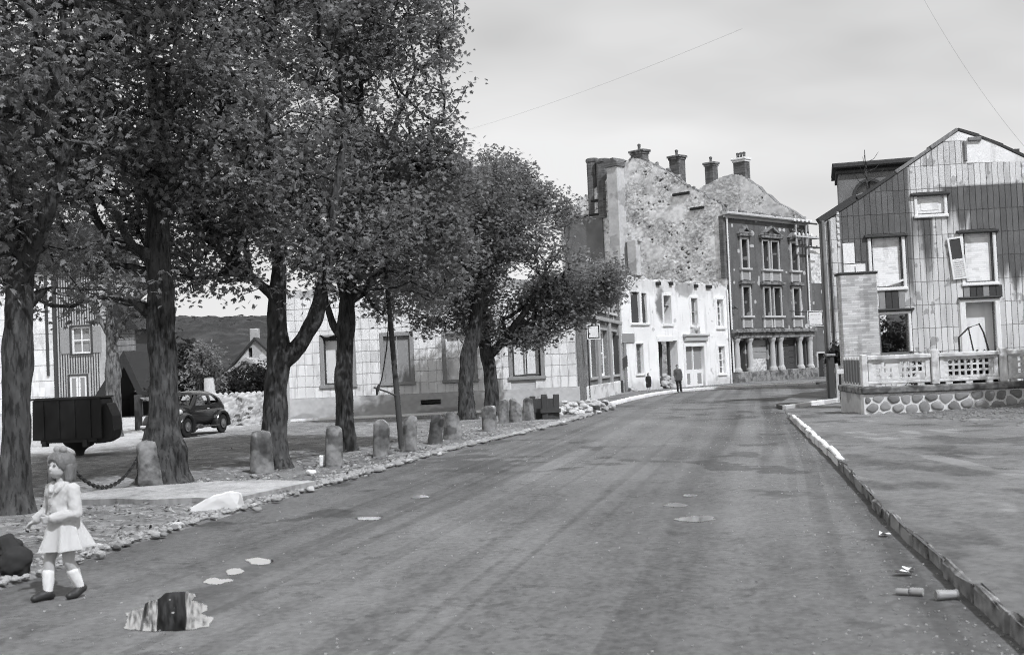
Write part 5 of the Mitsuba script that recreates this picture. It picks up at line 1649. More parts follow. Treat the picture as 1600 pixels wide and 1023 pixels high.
def shrub(label, c, r, n, per, size, seed, tone, name='shrub', cat_='shrub', group=None, five=False):
    g = np.random.default_rng(seed)
    sk = thing(name, label, cat_, group)
    blobs = [(c[0], c[1], c[2] + r[2] * .9, r[0], r[1], r[2])] + [(c[0] + g.uniform(-.6, .6) * r[0], c[1] + g.uniform(-.5, .5) * r[1], c[2] + r[2] * g.uniform(.6, 1.3), r[0] * .5, r[1] * .6, r[2] * .6) for _ in range(4)]
    cc = in_blobs(blobs, n, g, seed=seed, gap=.34, gapk=1.2)
    cc = cc[cc[:, 2] > c[2]]
    stems = [tube([A(c) + A([g.uniform(-.15, .15), g.uniform(-.1, .1), -.1]), A(c) * .5 + p * .5 + g.normal(0, .05, 3), p], [.022, .014, .005], 4, False) for p in cc[::max(1, len(cc) // 60)]]
    obj('stems', cat(stems), 'm_bark', sk, kind='stuff')
    m, col = leaves(cc, per, size * 1.1, size, g, tone, .5, five=five)
    obj('foliage', m, 'm_leaf', sk, False, col, kind='stuff')
    return sk


def on(x, Y, z=0.0):
    r = ray(x, 560)
    return (r[0] / r[1] * Y, Y, z)


# ------------------------------------------------------------------ far left: houses, wall, hedge
LH = Frame(on(34, 70), (1, 0.0))
lh = thing('timbered_house', 'house with pale left bay, dark battens and white shutters behind the wagon', 'house')
u_ = [LH.px(x, 560)[0] for x in (-40, 88, 156)]
wl = [LH.rect(112, 510, 150, 552), LH.rect(109, 587, 136, 624), LH.rect(30, 590, 46, 650)]
wl[0] = (wl[0][0], wl[0][1], wl[0][0] + 1.1, wl[0][3])
obj('wall', open_wall(LH, sbox(u_[0], -.2, u_[2], 8.4), wl, .4), 'm_brick_pale', lh)
mat('m_brick_pale', mikit.proc(lambda p, n, uv: grey(0.42 + 0.2 * (FB(p.x * 2, p.y, p.z * 1.2) - 0.5) + 0.12 * (FB(p.x * 9, p.y, p.z * 7) - 0.5))), 0.9, 0.2)
for i in range(17):
    u = u_[1] + (u_[2] - u_[1]) * (i + .5) / 17
    sp_ = [(0, 8.3)]
    for r in wl[:2]:
        if r[0] - .15 < u < r[2] + .15:
            sp_ = [q for a, b in sp_ for q in ((a, min(b, r[1] - .15)), (max(a, r[3] + .15), b)) if q[1] - q[0] > .2]
    for a, b in sp_:
        obj('batten', LH.map(pad(u - .025, u + .025, a, b, 0, .04)), 'm_dark_wood', lh)
obj('dark_corner_post', LH.map(pad(u_[1] - .12, u_[1] + .05, 0, 8.3, 0, .12, .02)), 'm_dark_wood', lh)
q = LH.px(75.5, 560)[0]
obj('drain_pipe', LH.map(pad(q - .07, q + .07, 2.3, 8.3, .01, .14, .02)), 'm_dark_wood', lh)
for k in range(9):
    obj('slate_course', LH.map(pad(u_[0], u_[1] - .13, .2 + .9 * k + .02, .2 + .9 * (k + 1) - .03, .001, .025, .008)), 'm_slate', lh) if k > 3 or True else None
for i, r in enumerate(wl):
    wk = frame_part(LH, r, lh, .10, -.1, .06, 'm_dark_wood' if i < 2 else 'm_board_white', 'window')
    m_ = (r[0] + r[2]) / 2
    if i == 1:
        for a, b in ((r[0] + .02, m_ - .02), (m_ + .02, r[2] - .02)):
            sk = obj('shutter', LH.map(slab(sbox(a, r[1], b, r[3]).difference(sbox(a + .1, r[1] + .15, b - .1, r[3] - .12)), -.06, 0)), 'm_board_white', wk)
            obj('shutter_panel', LH.map(pad(a + .1, b - .1, r[1] + .15, r[3] - .12, -.05, -.03)), 'm_board_grey', wk)
    else:
        sash(LH, r, wk, -.1, 2, 2, .07, 'm_board_white', 0, 5)
        obj('blind', LH.map(pad(r[0], r[2], r[1], r[3], -.3, -.26)), 'm_board_grey' if i == 0 else 'm_soot', wk)
    if i == 0:
        for a in (r[0] - .62, r[2] + .12):
            sk = obj('open_shutter', LH.map(pad(a, a + .5, r[1], r[3], .01, .06, .02)), 'm_board_grey', wk)
obj('side_wall', Frame(LH.pt(u_[2], 0, 0), (0, 1)).map(pad(0, 8, -.2, 8.4, -.35, 0)), 'm_brick_pale', lh)
obj('roof', cat([LH.map(slab(Polygon([(u_[0] - .3, 8.3), (u_[2] + .3, 8.3), (u_[2] - .4, 11.0), (u_[0] + .4, 11.0)]), -8, .4))]), 'm_dark_roof', lh)

# barn with boarded wall, and a dark open shed before it
BN = Frame(on(157, 73), (1, 0))
bn = thing('barn', 'grey boarded barn wall right of the timbered house', 'barn')
u1_ = BN.px(212, 560)[0]
obj('wall', BN.map(pad(0, u1_, -.2, 5.0, -5, -.05)), 'm_dark_wood', bn)
for k in range(14):
    obj('board', BN.map(pad(0, u1_, .1 + k * .35, .1 + k * .35 + .32, -.05, .0 + .012 * (k % 2), .012)), 'm_wood', bn)
obj('roof', BN.map(slab(Polygon([(-.4, 5.0), (u1_ + .4, 4.9), (u1_ / 2, 6.6)]), -5.2, .4)), 'm_dark_roof', bn)
SD = Frame(on(190, 57), (1, 0))
sd = thing('open_shed', 'dark gable roofed open shed behind the slender pale tree', 'shed')
ap = SD.px(196, 548)
e1, e0 = SD.px(226, 612), SD.px(152, 618)
th_ = .16
obj('roof', SD.map(cat([slab(Polygon([ap, e1, (e1[0] - .1, e1[1] - .45), (ap[0], ap[1] - .75)]), -4, .3), slab(Polygon([ap, (ap[0], ap[1] - .75), (e0[0] + .1, e0[1] - .45), e0]), -4, .31)])), 'm_dark_roof', sd)
obj('back_wall', SD.map(pad(e0[0] + .2, e1[0] - .2, -.2, e1[1], -4, -3.8)), 'm_dark_wood', sd)
for u in (e0[0] + .2, e1[0] - .3):
    obj('post', SD.map(pad(u, u + .14, -.2, e1[1] - .1, -.2, -.06, .02)), 'm_dark_wood', sd)
obj('left_wall', SD.map(pad(e0[0] + .1, e0[0] + .3, -.2, e0[1] - .3, -3.9, -.25)), 'm_soot', sd)

# little house on the hill side with a gabled porch
HH = Frame(on(398, 100), (1, 0))
hh_ = thing('small_house', 'small pale gable house with a chimney and gabled porch on the hillside', 'house')
ap, l, r = HH.px(398, 531), HH.px(338, 606), HH.px(440, 572)
obj('wall', HH.map(slab(Polygon([(l[0], -.2), (r[0], -.2), r, ap, l]).difference(R(HH.rect(388, 543, 394, 558))), -6, 0)), 'm_plinth', hh_)
obj('roof', HH.map(cat([slab(Polygon([(ap[0], ap[1] - .02), (ap[0], ap[1] + .22), (r[0] + .4, r[1] - .05), (r[0] + .4, r[1] - .27)]), -6.3, .25), slab(Polygon([(ap[0], ap[1] - .02), (l[0] - .4, l[1] - .27), (l[0] - .4, l[1] - .05), (ap[0], ap[1] + .22)]), -6.3, .251)])), 'm_dark_roof', hh_)
c = HH.px(389, 512)
obj('chimney', HH.map(pad(c[0] - .35, c[0] + .35, ap[1] - 1, c[1], -2.5, -1.8, .05)), 'm_plinth', hh_)
obj('window', HH.map(cat([pad(*(lambda q: (q[0], q[2], q[1], q[3]))(HH.rect(388, 543, 394, 558)), -.4, -.3)])), 'm_soot', hh_)
PH = Frame(on(388, 97), (1, 0))
ap, l, r = PH.px(386, 563), PH.px(352, 588), PH.px(432, 587)
pk = obj('porch', PH.map(slab(Polygon([(l[0] + .4, -.2), (r[0] - .4, -.2), (r[0] - .4, r[1]), ap, (l[0] + .4, l[1])]), -2.8, 0)), 'm_plinth', hh_)
obj('porch_roof', PH.map(cat([slab(Polygon([ap, (ap[0], ap[1] + .25), (r[0] + .3, r[1] + .1), (r[0] + .3, r[1] - .12)]), -2.8, .5), slab(Polygon([ap, (l[0] - .2, l[1] - .12), (l[0] - .2, l[1] + .1), (ap[0], ap[1] + .25)]), -2.8, .501)])), 'm_board_grey', pk)
for x in (384, 391.5):
    q = PH.rect(x, 574, x + 5, 590)
    obj('porch_window', PH.map(pad(q[0], q[2], q[1], q[3], 0, .06, .02)), 'm_board_white', pk)

# rough stone wall closing the square
SWL = Frame(gp(176, 684, .05) * A([1, 0, 0]) + A([0, 41.6, 0]), (1, 0))
swk = thing('rubble_wall', 'rough whitewashed rubble wall behind the parked car', 'wall')
x0_, x1_, x2_ = 0.0, SWL.px(274, 650)[0], SWL.px(450, 650)[0]
tops_ = [SWL.px(x2_ * 0 + 450, 611)[1]] * 2
pr_ = ragged([(x2_, SWL.px(440, 612)[1]), (x1_, SWL.px(274, 620)[1]), (SWL.px(218, 622)[0], SWL.px(218, 622)[1]), (x0_, SWL.px(190, 635)[1])], .03, .4, 77)
pl_ = Polygon([(x0_, -.1), (x2_, -.1)] + pr_).buffer(0)
obj('core', SWL.map(slab(pl_, -.45, -.05)), 'm_stone_1', swk)
right_ = pl_.intersection(sbox(x1_, -1, 99, 9))
left_ = pl_.intersection(sbox(-9, -1, x1_, 9))
rubble_part('rubble_face', SWL, right_, swk, .045, size=.17, tone=(.3, .62), mortar=.62, relief=.04, seed=91, plaster=.4, plaster_tone=.62, holes=.05, grain=.4)
rubble_part('rubble_face', SWL, left_, swk, .045, size=.18, tone=(.14, .4), mortar=.3, relief=.05, seed=92, plaster=.15, plaster_tone=.4, holes=.1)
obj('coping', SWL.map(cat([place(stone(.10, 3300 + i, 1, .35), (x1_ + i * .19, np.interp(x1_ + i * .19, [x1_, x2_], [SWL.px(274, 620)[1], SWL.px(440, 612)[1]]) - .015, -.2)) for i in range(int((x2_ - x1_) / .19))])), 'm_stone_2', swk, kind='stuff')
q = SWL.px(216, 650)[0]
obj('gate_post', SWL.map(pad(q - .1, q + .05, -.1, 1.25, -.3, .1, .02)), 'm_dark_wood', swk)

hedge = [(on(290, 48), (1.6, .8, 1.1), .05), (on(345, 49, .2), (1.5, .8, .8), .045), (on(385, 52), (1.5, .8, 1.25), .05), (on(425, 50), (1.2, .8, 1.2), .045)]
for i, (c, r, t) in enumerate(hedge):
    shrub(('dark bush rising over the roof of the parked car', 'low dark bush behind the rubble wall right of the pale blossom', 'dark bush in front of the small gable house', 'dark bush at the slate house end of the rubble wall')[i], c, r, 150, 12, .16, 400 + i, t)
shrub('pale blossoming bush above the rubble wall', on(318, 46), (.9, .6, 1.75), 120, 10, .11, 410, .30, 'blossom_bush')
shrub('grey thicket on the left foot of the hillside', on(235, 80), (4.5, 2, 2.4), 240, 12, .3, 411, .06)
single('tree_stump', knobbly([on(327, 44.5, -.1), on(326, 44.5, 1.2), on(324.5, 44.5, 1.75)], [.26, .2, .16], rng, seed=5), 'm_stone_2', 'pale leaning stump above the rubble wall beside the blossoming bush', 'stump', smooth=True)
mat('m_pale_bark', mikit.proc(lambda p, n, uv: bark_fn(p, n, uv) * 2.3), 0.95, 0.15, bark_bump, 0.03)

# plants of the garden on the right
for i, (x, w_, r, t, lb) in enumerate(((1313, -1.2, (.45, .3, .35), .05, 'dark plant hanging over the dark gate'), (1398, -2.2, (1.0, .5, .8), .06, 'dark leafy shrub seen through the lower left window of the clad house'), (1445, -1.2, (.45, .35, .55), .06, 'small plant peeping over the fence left of its middle post'), (1490, -1.3, (.9, .4, .52), .06, 'low plant behind the fence right of its middle post'), (1535, -1.6, (.55, .4, .62), .05, 'dark shrub before the lower right window of the clad house'))):
    if i == 0:
        b = GF2.pt(.55, gz - .35, -.4)
    else:
        u = GW.px(x, 560, w_)[0]
        b = GW.pt(u, .35, w_)
        if i == 1:
            q_ = wr['D']
            b = RH.pt((q_[0] + q_[2]) / 2, .8, -1.0)
            r, t = (1.2, .4, 1.1), .10
    shrub(lb, b, r, 60 if i != 1 else 170, 14, .11, 420 + i, t, 'garden_shrub')
sap = thing('sapling', 'bare sapling rising before the flat roof of the tower house', 'sapling')
b = at(1356, 300, 52.5)
tz_ = at(1354, 234, 52.5)[2]
g = np.random.default_rng(31)
obj('trunk', tube([(b[0] + .1, b[1], 0), (b[0] + .05, b[1], 5), (b[0] - .05, b[1], tz_)], [.08, .05, .015], 6), 'm_bark', sap)
tw_ = []
for k in range(16):
    z = b[2] - .3 + (tz_ - b[2]) * g.uniform(0, .95)
    a = g.uniform(0, 6.28)
    l = g.uniform(.3, .9)
    tw_.append(tube([(b[0], b[1], z), (b[0] + l * .6 * math.cos(a), b[1] + l * .6 * math.sin(a), z + l * .25), (b[0] + l * math.cos(a), b[1] + l * math.sin(a), z + l * .7)], [.02, .014, .008], 4))
obj('twigs', cat(tw_), 'm_bark', sap, kind='stuff')

# ------------------------------------------------------------------ stone bollards
def sqz(p, up=.02):
    """The ground height of the square near p."""
    s = max(0.0, left_x(p[1]) - p[0])
    X, Y = A([p[0]]), A([p[1]])
    return float(sq_z(X, Y, A([s]))[0])


BG = 'worn stone bollards in a row along the edge of the square'


def bollard(label, x, base, top, width, seed, tilt=0.0, roll=0.0, dark=False, square=.0):
    g = np.random.default_rng(seed)
    p = gp(x, base, .05)
    k = FOC / p[1]
    h, r = (base - top) / k, width / k / 2
    bk = thing('stone_bollard', label, 'bollard', BG)
    n = 22
    rings = []
    ph = g.uniform(0, 6.28, 4)
    for z, q in ((-.25, 1.12), (0, 1.10), (.06, 1.08), (h * .35, 1.02), (h * .7, .97), (h * .86, .95), (h * .93, .93), (h * .975, .84), (h, .62), (h + .012, .3)):
        a = np.linspace(0, 2 * np.pi, n + 1)[:-1]
        sq = 1 + square * (np.abs(np.cos(2 * (a + ph[3]))) - .6)
        rr = r * q * sq * (1 + .05 * np.sin(2 * a + ph[0] + z * 4) + .035 * np.sin(3 * a + ph[1] - z * 3) + g.normal(0, .022, n))
        rings.append(np.column_stack([rr * np.cos(a), rr * np.sin(a), np.full(n, z) + g.normal(0, .008, n)]))
    m = loft(rings)
    for _ in range(2):                                # knocked off corners
        d = A([math.cos(t := g.uniform(0, 6.28)), math.sin(t), g.uniform(.4, 1.2)])
        d /= np.linalg.norm(d)
        s_ = m.vertices @ d
        m.vertices -= np.maximum(s_ - s_.max() + g.uniform(.03, .08), 0)[:, None] * d
    m.apply_transform(trimesh.transformations.rotation_matrix(tilt, [0, 1, 0]))
    m.apply_transform(trimesh.transformations.rotation_matrix(roll, [1, 0, 0]))
    m.apply_translation([p[0], p[1], sqz(p)])
    obj('shaft', m, 'm_bollard_dark' if dark else 'm_concrete', bk, smooth=50)
    return p, h, bk


mat('m_bollard_dark', mikit.proc(lambda p, n, uv: concrete_fn(p, n, uv) * 0.42), 0.9, 0.2, concrete_bump, 0.01)
pa, ha, ba = bollard('bollard half hidden behind the walking girl', 93, 783, 709, 36, 1, .02)
pb, hb, bb = bollard('bollard leaning against the foot of the knotted second tree', 235, 758, 690, 33, 2, -.07, .02)
bollard('stout bollard before the forked tree, flat topped', 409, 737, 673, 33, 3, .01)
pbk, _, _ = bollard('bollard with the white block at its left foot', 522, 727, 665, 26, 4, .03)
bollard('bollard between the white block and the slender leaning pole', 596, 713, 658, 25, 5, .05)
bollard('bollard standing just right of the slender leaning pole', 639, 706, 651, 23, 6, .08)
bollard('dark leaning bollard, left one of a close pair', 680, 693, 649, 22, 7, .12, dark=True)
bollard('thick square bollard, right one of a close pair', 708, 687, 645, 26, 8, -.03, square=.16)
bollard('pale tall bollard before the foot of the sixth tree', 765, 673, 634, 22, 9, 0, square=.12)
bollard('first of three bollards crowded right of the sixth tree', 787, 661, 625, 16, 10, .04)
bollard('second of three bollards crowded right of the sixth tree', 806, 660, 623, 18, 11, -.02)
bollard('third of three bollards crowded right of the sixth tree', 826, 657, 623, 17, 12, .02)

# leaf litter and clods on the verge, clods on the bank by the garden wall
g_ = np.random.default_rng(808)
n_ = 2600
ly = 7.5 + 26 * g_.uniform(0, 1, n_) ** 1.4
lx = left_x(ly) - np.abs(g_.normal(0.2, 1.6, n_)) - .05
lz = sq_z(lx, ly, left_x(ly) - lx) + .012
V, F_ = [], []
for i in range(n_):
    t, s_ = g_.uniform(0, 6.28), g_.uniform(.02, .05)
    a_, b_ = A([math.cos(t), math.sin(t), g_.normal(0, .25)]) * s_, A([-math.sin(t), math.cos(t), g_.normal(0, .3)]) * s_ * .45
    c_ = A([lx[i], ly[i], lz[i] + .012])
    V += [c_ - a_, c_ - b_, c_ + a_ + A([0, 0, .01]), c_ + b_]
    F_ += [[4 * i, 4 * i + 1, 4 * i + 2], [4 * i, 4 * i + 2, 4 * i + 3]]
lc = np.repeat(g_.uniform(.08, .42, n_) ** 1.3, 4)
single('leaf_litter', TM(V, F_), 'm_vcol', 'fallen leaves and scraps strewn over the earth verge left of the road', 'litter', color=np.repeat(lc[:, None], 3, 1), kind='stuff')
cl_ = []
for i in range(900):
    x, y = 9.2 + 5.5 * g_.uniform(), 29.6 - abs(g_.normal(0, 2.6))
    s_ = x - right_x(y)
    cl_.append(place(stone(g_.uniform(.012, .055), i, 0), (x, y, float(walk_z(A([x]), A([y]), A([s_]))[0]) + .005)))
single('earth_clods', cat(cl_), 'm_edging_0', 'clods of earth and small rubble on the bank before the garden wall', 'rubble', kind='stuff')

# two dark stumps of boards
for x, lb in ((842, 'left one of two dark charred board stumps at the end of the bollard row'), (861, 'right one of two dark charred board stumps at the end of the bollard row')):
    p = gp(x, 655, .05)
    k = thing('board_stump', lb, 'stump')
    for i in range(3):
        obj('board', place(hullbox(-.09, .09, -.03, .03, -.2, (.70, .62, .74)[i], .015), (p[0] - .17 + .17 * i, p[1] + .03 * i, .05), rotz=.2 * (i - 1), tilt=.05 * (i - 1)), 'm_dark_wood', k)
    obj('rail', place(box(-.3, .3, -.06, -.03, .2, .32), (p[0], p[1], .05)), 'm_dark_wood', k)

# chain between the first two bollards
a, b = A([pa[0] + .18, pa[1], .52]), A([pb[0] - .19, pb[1], .48])
ch = thing('chain', 'iron chain sagging between the first two bollards', 'chain')
ts = np.linspace(0, 1, 200)
cv = a + (b - a) * ts[:, None] - A([0, 0, 1.0]) * (.36 * 4 * ts * (1 - ts))[:, None]
L = np.concatenate([[0], np.cumsum(np.linalg.norm(np.diff(cv, axis=0), axis=1))])
n = int(L[-1] / .065)
for i in range(n):
    c = A([np.interp(L[-1] * (i + .5) / n, L, cv[:, k]) for k in range(3)])
    e = A([np.interp(L[-1] * (i + 1) / n, L, cv[:, k]) for k in range(3)]) - A([np.interp(L[-1] * i / n, L, cv[:, k]) for k in range(3)])
    e /= np.linalg.norm(e)
    s_ = np.cross(e, [0, 0, 1.0]) if i % 2 else np.cross(np.cross(e, [0, 0, 1.0]), e)
    s_ /= np.linalg.norm(s_)
    an = np.linspace(0, 2 * np.pi, 9)
    obj('link', tube([c + e * .046 * math.cos(t) + s_ * .026 * math.sin(t) for t in an], .011, 5), 'm_iron', ch)

# small loose things
p = gp(507, 727, .05)
wbk = thing('white_block', 'small white painted block at the foot of a bollard', 'block')
obj('block', place(hullbox(-.09, .09, -.09, .09, 0, .20, .018), (p[0], p[1], sqz(p)), rotz=.2), 'm_board_white', wbk)
p = gp(333, 795, .05)
m = trimesh.convex.convex_hull(A([(-.36, -.1, 0), (-.30, .14, 0), (-.2, -.2, 0), (.3, -.2, 0), (.36, .05, 0), (.25, .2, 0), (-.24, -.02, .07), (-.05, -.12, .15), (-.02, .1, .16), (.18, -.14, .21), (.30, -.08, .19), (.32, .06, .17), (.2, .12, .2)]))
for _ in range(4):
    m = trimesh.Trimesh(*trimesh.remesh.subdivide(m.vertices, m.faces))
trimesh.smoothing.filter_taubin(m, iterations=6)
m.vertices += .06 * (meshkit.fbm(m.vertices * 8, 4, 3) - .5)[:, None] * m.vertex_normals
single('boulder', place(m, (p[0], p[1] + .1, .04), rotz=.15), 'm_stone_2', 'pale rounded boulder lying beside the concrete slab', 'stone', smooth=50)
p = gp(486, 741, .05)
single('round_stone', place(stone(.09, 52, 2), (p[0], p[1], .09)), 'm_stone_3', 'small round stone lying between the white block and the slab', 'stone', smooth=50)

# slender leaning pole with its bracket
p = gp(628, 702, .05)
lp = thing('leaning_pole', 'slender dark leaning pole rising into the fourth tree', 'pole')
q = at(607, 470, p[1])
q2 = p + (q - p) * 1.75
obj('shaft', tube([p + A([0, 0, -.2]), p, q, q2], [.07, .066, .05, .035], 10), 'm_dark_wood', lp, smooth=True)
P_ = lambda x, y: at(x, y, p[1] - .05)
obj('bracket_arm', tube([P_(621, 619), P_(605, 612), P_(584, 605)], .02, 6), 'm_iron', lp)
obj('bracket_stay', tube([P_(608, 490), P_(604, 545), P_(597, 590), P_(590, 612)], .014, 6), 'm_iron', lp)
obj('bracket_end', tube([P_(592, 600), P_(590, 608), P_(589, 617)], [.02, .04, .02], 6), 'm_iron', lp)

# rubble lying before the right end of the slate house
def heap(label, centre, rx, ry, h, n, size, seed, mats='m_stone_2', name='rubble_heap'):
    g = np.random.default_rng(seed)
    ms = []
    for i in range(n):
        a, r = g.uniform(0, 6.28), math.sqrt(g.uniform())
        z = h * (1 - r * r) * g.uniform(.2, 1)
        ms.append(place(stone(size * g.uniform(.4, 1.4), int(g.integers(1e7))), (centre[0] + rx * r * math.cos(a), centre[1] + ry * r * math.sin(a), centre[2] + z)))
    return single(name, cat(ms), mats, label, 'rubble', kind='stuff')


heap('pale rubble heap under the dark cellar slot of the slate house', gp(690, 645, .05) + A([0, 1.5, 0]), 1.0, .6, .35, 90, .13, 1, 'm_stone_3')
heap('rubble heap at the right foot of the slate house', gp(880, 646, .05), 1.2, 1.0, .4, 130, .12, 2)
heap('low grey rubble along the foot of the slate house beside the bollards', gp(815, 640, .05) + A([0, 1.5, 0]), 1.4, .7, .5, 120, .12, 3, 'm_stone_3')
heap('rubble and litter on the pavement before the narrow grey house', gp(925, 640, .1) + A([.1, 3.0, 0]), .9, 2.6, .22, 110, .12, 4, 'm_stone_1')
heap('rubble spilling out of the great opening of the white house', WH.pt((lw[1][0] + lw[1][2]) / 2 - .1, .08, -.5), .9, .8, .8, 110, .16, 5, 'm_stone_1')
heap('rubble in the shop doorway of the white house', WH.pt(.6, .08, -.3), .5, .7, .4, 50, .13, 6, 'm_stone_1')
for i, (a, b, lb) in enumerate((((905, 636), (935, 641), 'charred beam lying on the pavement before the narrow grey house'), ((928, 630), (948, 634), 'short charred beam lying at the door of the narrow grey house'))):
    q0, q1 = gp(*a, .14), gp(*b, .14)
    single('fallen_beam', tube([q0 + A([0, 0, .06]), q1 + A([0, 0, .08])], .07, 6), 'm_dark_wood', lb, 'beam')
q0, q1 = gp(655, 632, .05), gp(690, 629, .05)

# tins and paper by the right kerb
def tin(label, x0, y0, x1, y1, r, m_='m_tin', cone=False):
    a, b = gp(x0, y0), gp(x1, y1)
    d = (b - a) / np.linalg.norm(b - a)
    z = A([0, 0, r])
    tk = thing('empty_tin', label, 'tin')
    n = np.linalg.norm(b - a)
    prof = [0, .004, .012, n - .012, n - .004, n]
    rad = [r * .9, r, r * .97, r * (.97 if not cone else .75), r, r * .9]
    body = tube([a + z + d * t for t in prof], rad, 20)
    obj('body', body, m_, tk, smooth=40)
    obj('lid', tube([a + z - d * .006, a + z + d * .002], r * .86, 20), 'm_board_grey', tk, smooth=40)
    return tk


tin('crushed pale tin lying against the right kerb', 1464, 938, 1496, 936, .036, cone=True)
tin('small dull tin lying left of the crushed one at the right kerb', 1424, 930, 1443, 931, .028, 'm_board_grey')
tin('second small dull tin, leftmost of the three at the right kerb', 1402, 929, 1420, 930, .024, 'm_board_grey')
g = np.random.default_rng(3)


def scrap(label, x, y, s, seed):
    p = gp(x, y)
    gg = np.random.default_rng(seed)
    a = np.linspace(0, 6.28, 10)[:-1]
    rim = np.stack([s * np.cos(a) * gg.uniform(.7, 1.3, 9), s * .8 * np.sin(a) * gg.uniform(.7, 1.3, 9), gg.uniform(.004, .05, 9)], 1)
    v = np.vstack([[[0, 0, .03]], rim]) + p
    f = [[0, 1 + i, 1 + (i + 1) % 9] for i in range(9)]
    single('paper_scrap', TM(np.vstack([v, v - A([0, 0, .002])]), f + [[10 + q[0], 10 + q[2], 10 + q[1]] for q in f]), 'm_board_white', label, 'paper')


scrap('crumpled pale paper lying in the road left of the tins', 1411, 899, .07, 1)
scrap('second pale paper scrap a little behind the first', 1421, 893, .05, 2)
scrap('pale scrap in the gutter beside the right kerb, farther off than the papers', 1382, 838, .06, 3)
scrap('flat pale scrap lying on the right pavement', 1467, 744, .08, 4)

# overhead wires
for (a, b, lb) in ((at(600, 236, 44), at(1160, 45, 24), 'thin overhead wire crossing the sky above the smaller trees'),
                   (at(1430, -25, 24), at(1630, 262, 21), 'overhead wire slanting down at the upper right')):
    t = np.linspace(0, 1, 25)
    single('overhead_wire', tube(a + (b - a) * t[:, None] - A([0, 0, 1.0]) * (.25 * 4 * t * (1 - t))[:, None], .0018, 5), 'm_iron', lb, 'wire')

# ------------------------------------------------------------------ the dark wagon
p = gp(104, 716, .05)
wg = thing('box_wagon', 'dark box shaped wagon body on a narrow central stand behind the girl', 'wagon')
WY = p[1]
q = lambda x, y: at(x, y, WY)
x0, x1 = q(50, 650)[0], q(158, 650)[0]
zt, zb = q(104, 623)[2], q(104, 688)[2]
dp = .8


def side_prof():
    pr = [(x0, zb + .02), (x0 + .02, zt - .04), (x0 + .06, zt), (x1 - .06, zt), (x1, zt - .04), (x1, zb + .02)]
    return pr


def wy(m):
    """(x, z) plate made deep: y from WY backwards."""
    return m


def plate(poly, y0, y1):
    m = slab(poly, 0, y1 - y0)
    v = m.vertices.copy()
    m.vertices = np.stack([v[:, 0], y1 - v[:, 2], v[:, 1]], 1)
    return m


obj('body', plate(Polygon(side_prof()).buffer(.03).buffer(-.03), WY, WY + dp), 'm_wagon', wg)
obj('top_rim', plate(sbox(x0 - .02, zt - .01, x1 + .02, zt + .035), WY - .03, WY + dp + .03), 'm_iron', wg)
for x in np.linspace(x0 + .25, x1 - .25, 4):
    obj('rib', plate(sbox(x - .02, zb + .05, x + .02, zt - .03), WY - .025, WY), 'm_wagon', wg)
ex = [q(157, 640), q(163, 632), q(171, 650), q(173, 672), q(170, 684), q(160, 690), q(148, 691), q(140, 688)]
obj('rounded_fender', plate(Polygon([(e[0], e[2]) for e in ex]).buffer(.05).buffer(-.02), WY + .1, WY + dp - .1), 'm_wagon', wg, smooth=40)
obj('underframe', plate(sbox(q(62, 690)[0], zb - .05, q(150, 690)[0], zb + .02), WY + .05, WY + dp - .1), 'm_iron', wg)
for x in (68, 132):
    e = q(x, 694)
    obj('bracket', plate(sbox(e[0] - .05, e[2] - .06, e[0] + .05, zb), WY + .02, WY + .2), 'm_iron', wg)
pr_ = []
for y, w in ((689, 27), (694, 25), (699, 21), (703, 13), (707, 8), (712, 6.5), (718, 6)):
    pr_.append((w * WY / FOC, q(104, y)[2]))
pr_ = [(0, pr_[-1][1] - .3), (pr_[-1][0] * 1.4, pr_[-1][1] - .3)] + [(pr_[-1][0], pr_[-1][1] - .15)] + pr_[::-1] + [(0, pr_[0][1])]
obj('stand', lathe(pr_, 20, (q(107, 700)[0], WY + .7, 0)), 'm_iron', wg, smooth=40)

mat('m_rim', 0.12, 0.4, 0.5)
# ------------------------------------------------------------------ the car
ck = thing('parked_car', 'black rounded saloon car parked before the rubble wall, its bonnet hidden by a trunk', 'car')
ang = math.radians(-90 - 16)                     # heading: towards the camera and a little to the left
cp = gp(292, 683.5, .05)
cM = trimesh.transformations.rotation_matrix(ang, [0, 0, 1])
WB, TR = 2.30, .62
loc = cp[:2] - cM[:2, :2] @ A([1.15, .66])
cM[:3, 3] = [loc[0], loc[1], sqz(cp) + .0]


def car(m):
    m = m.copy()
    m.apply_scale(.87)
    m.apply_transform(cM)
    return m


def ring(x, hw, z0, z1, k=2.6, n=24, yc=0.0):
    a = np.linspace(0, 2 * np.pi, n + 1)[:-1]
    c, s = np.cos(a), np.sin(a)
    f = lambda t: np.sign(t) * np.abs(t) ** (2 / k)
    return np.column_stack([np.full(n, x), yc + hw * f(c), (z0 + z1) / 2 + (z1 - z0) / 2 * f(s)])


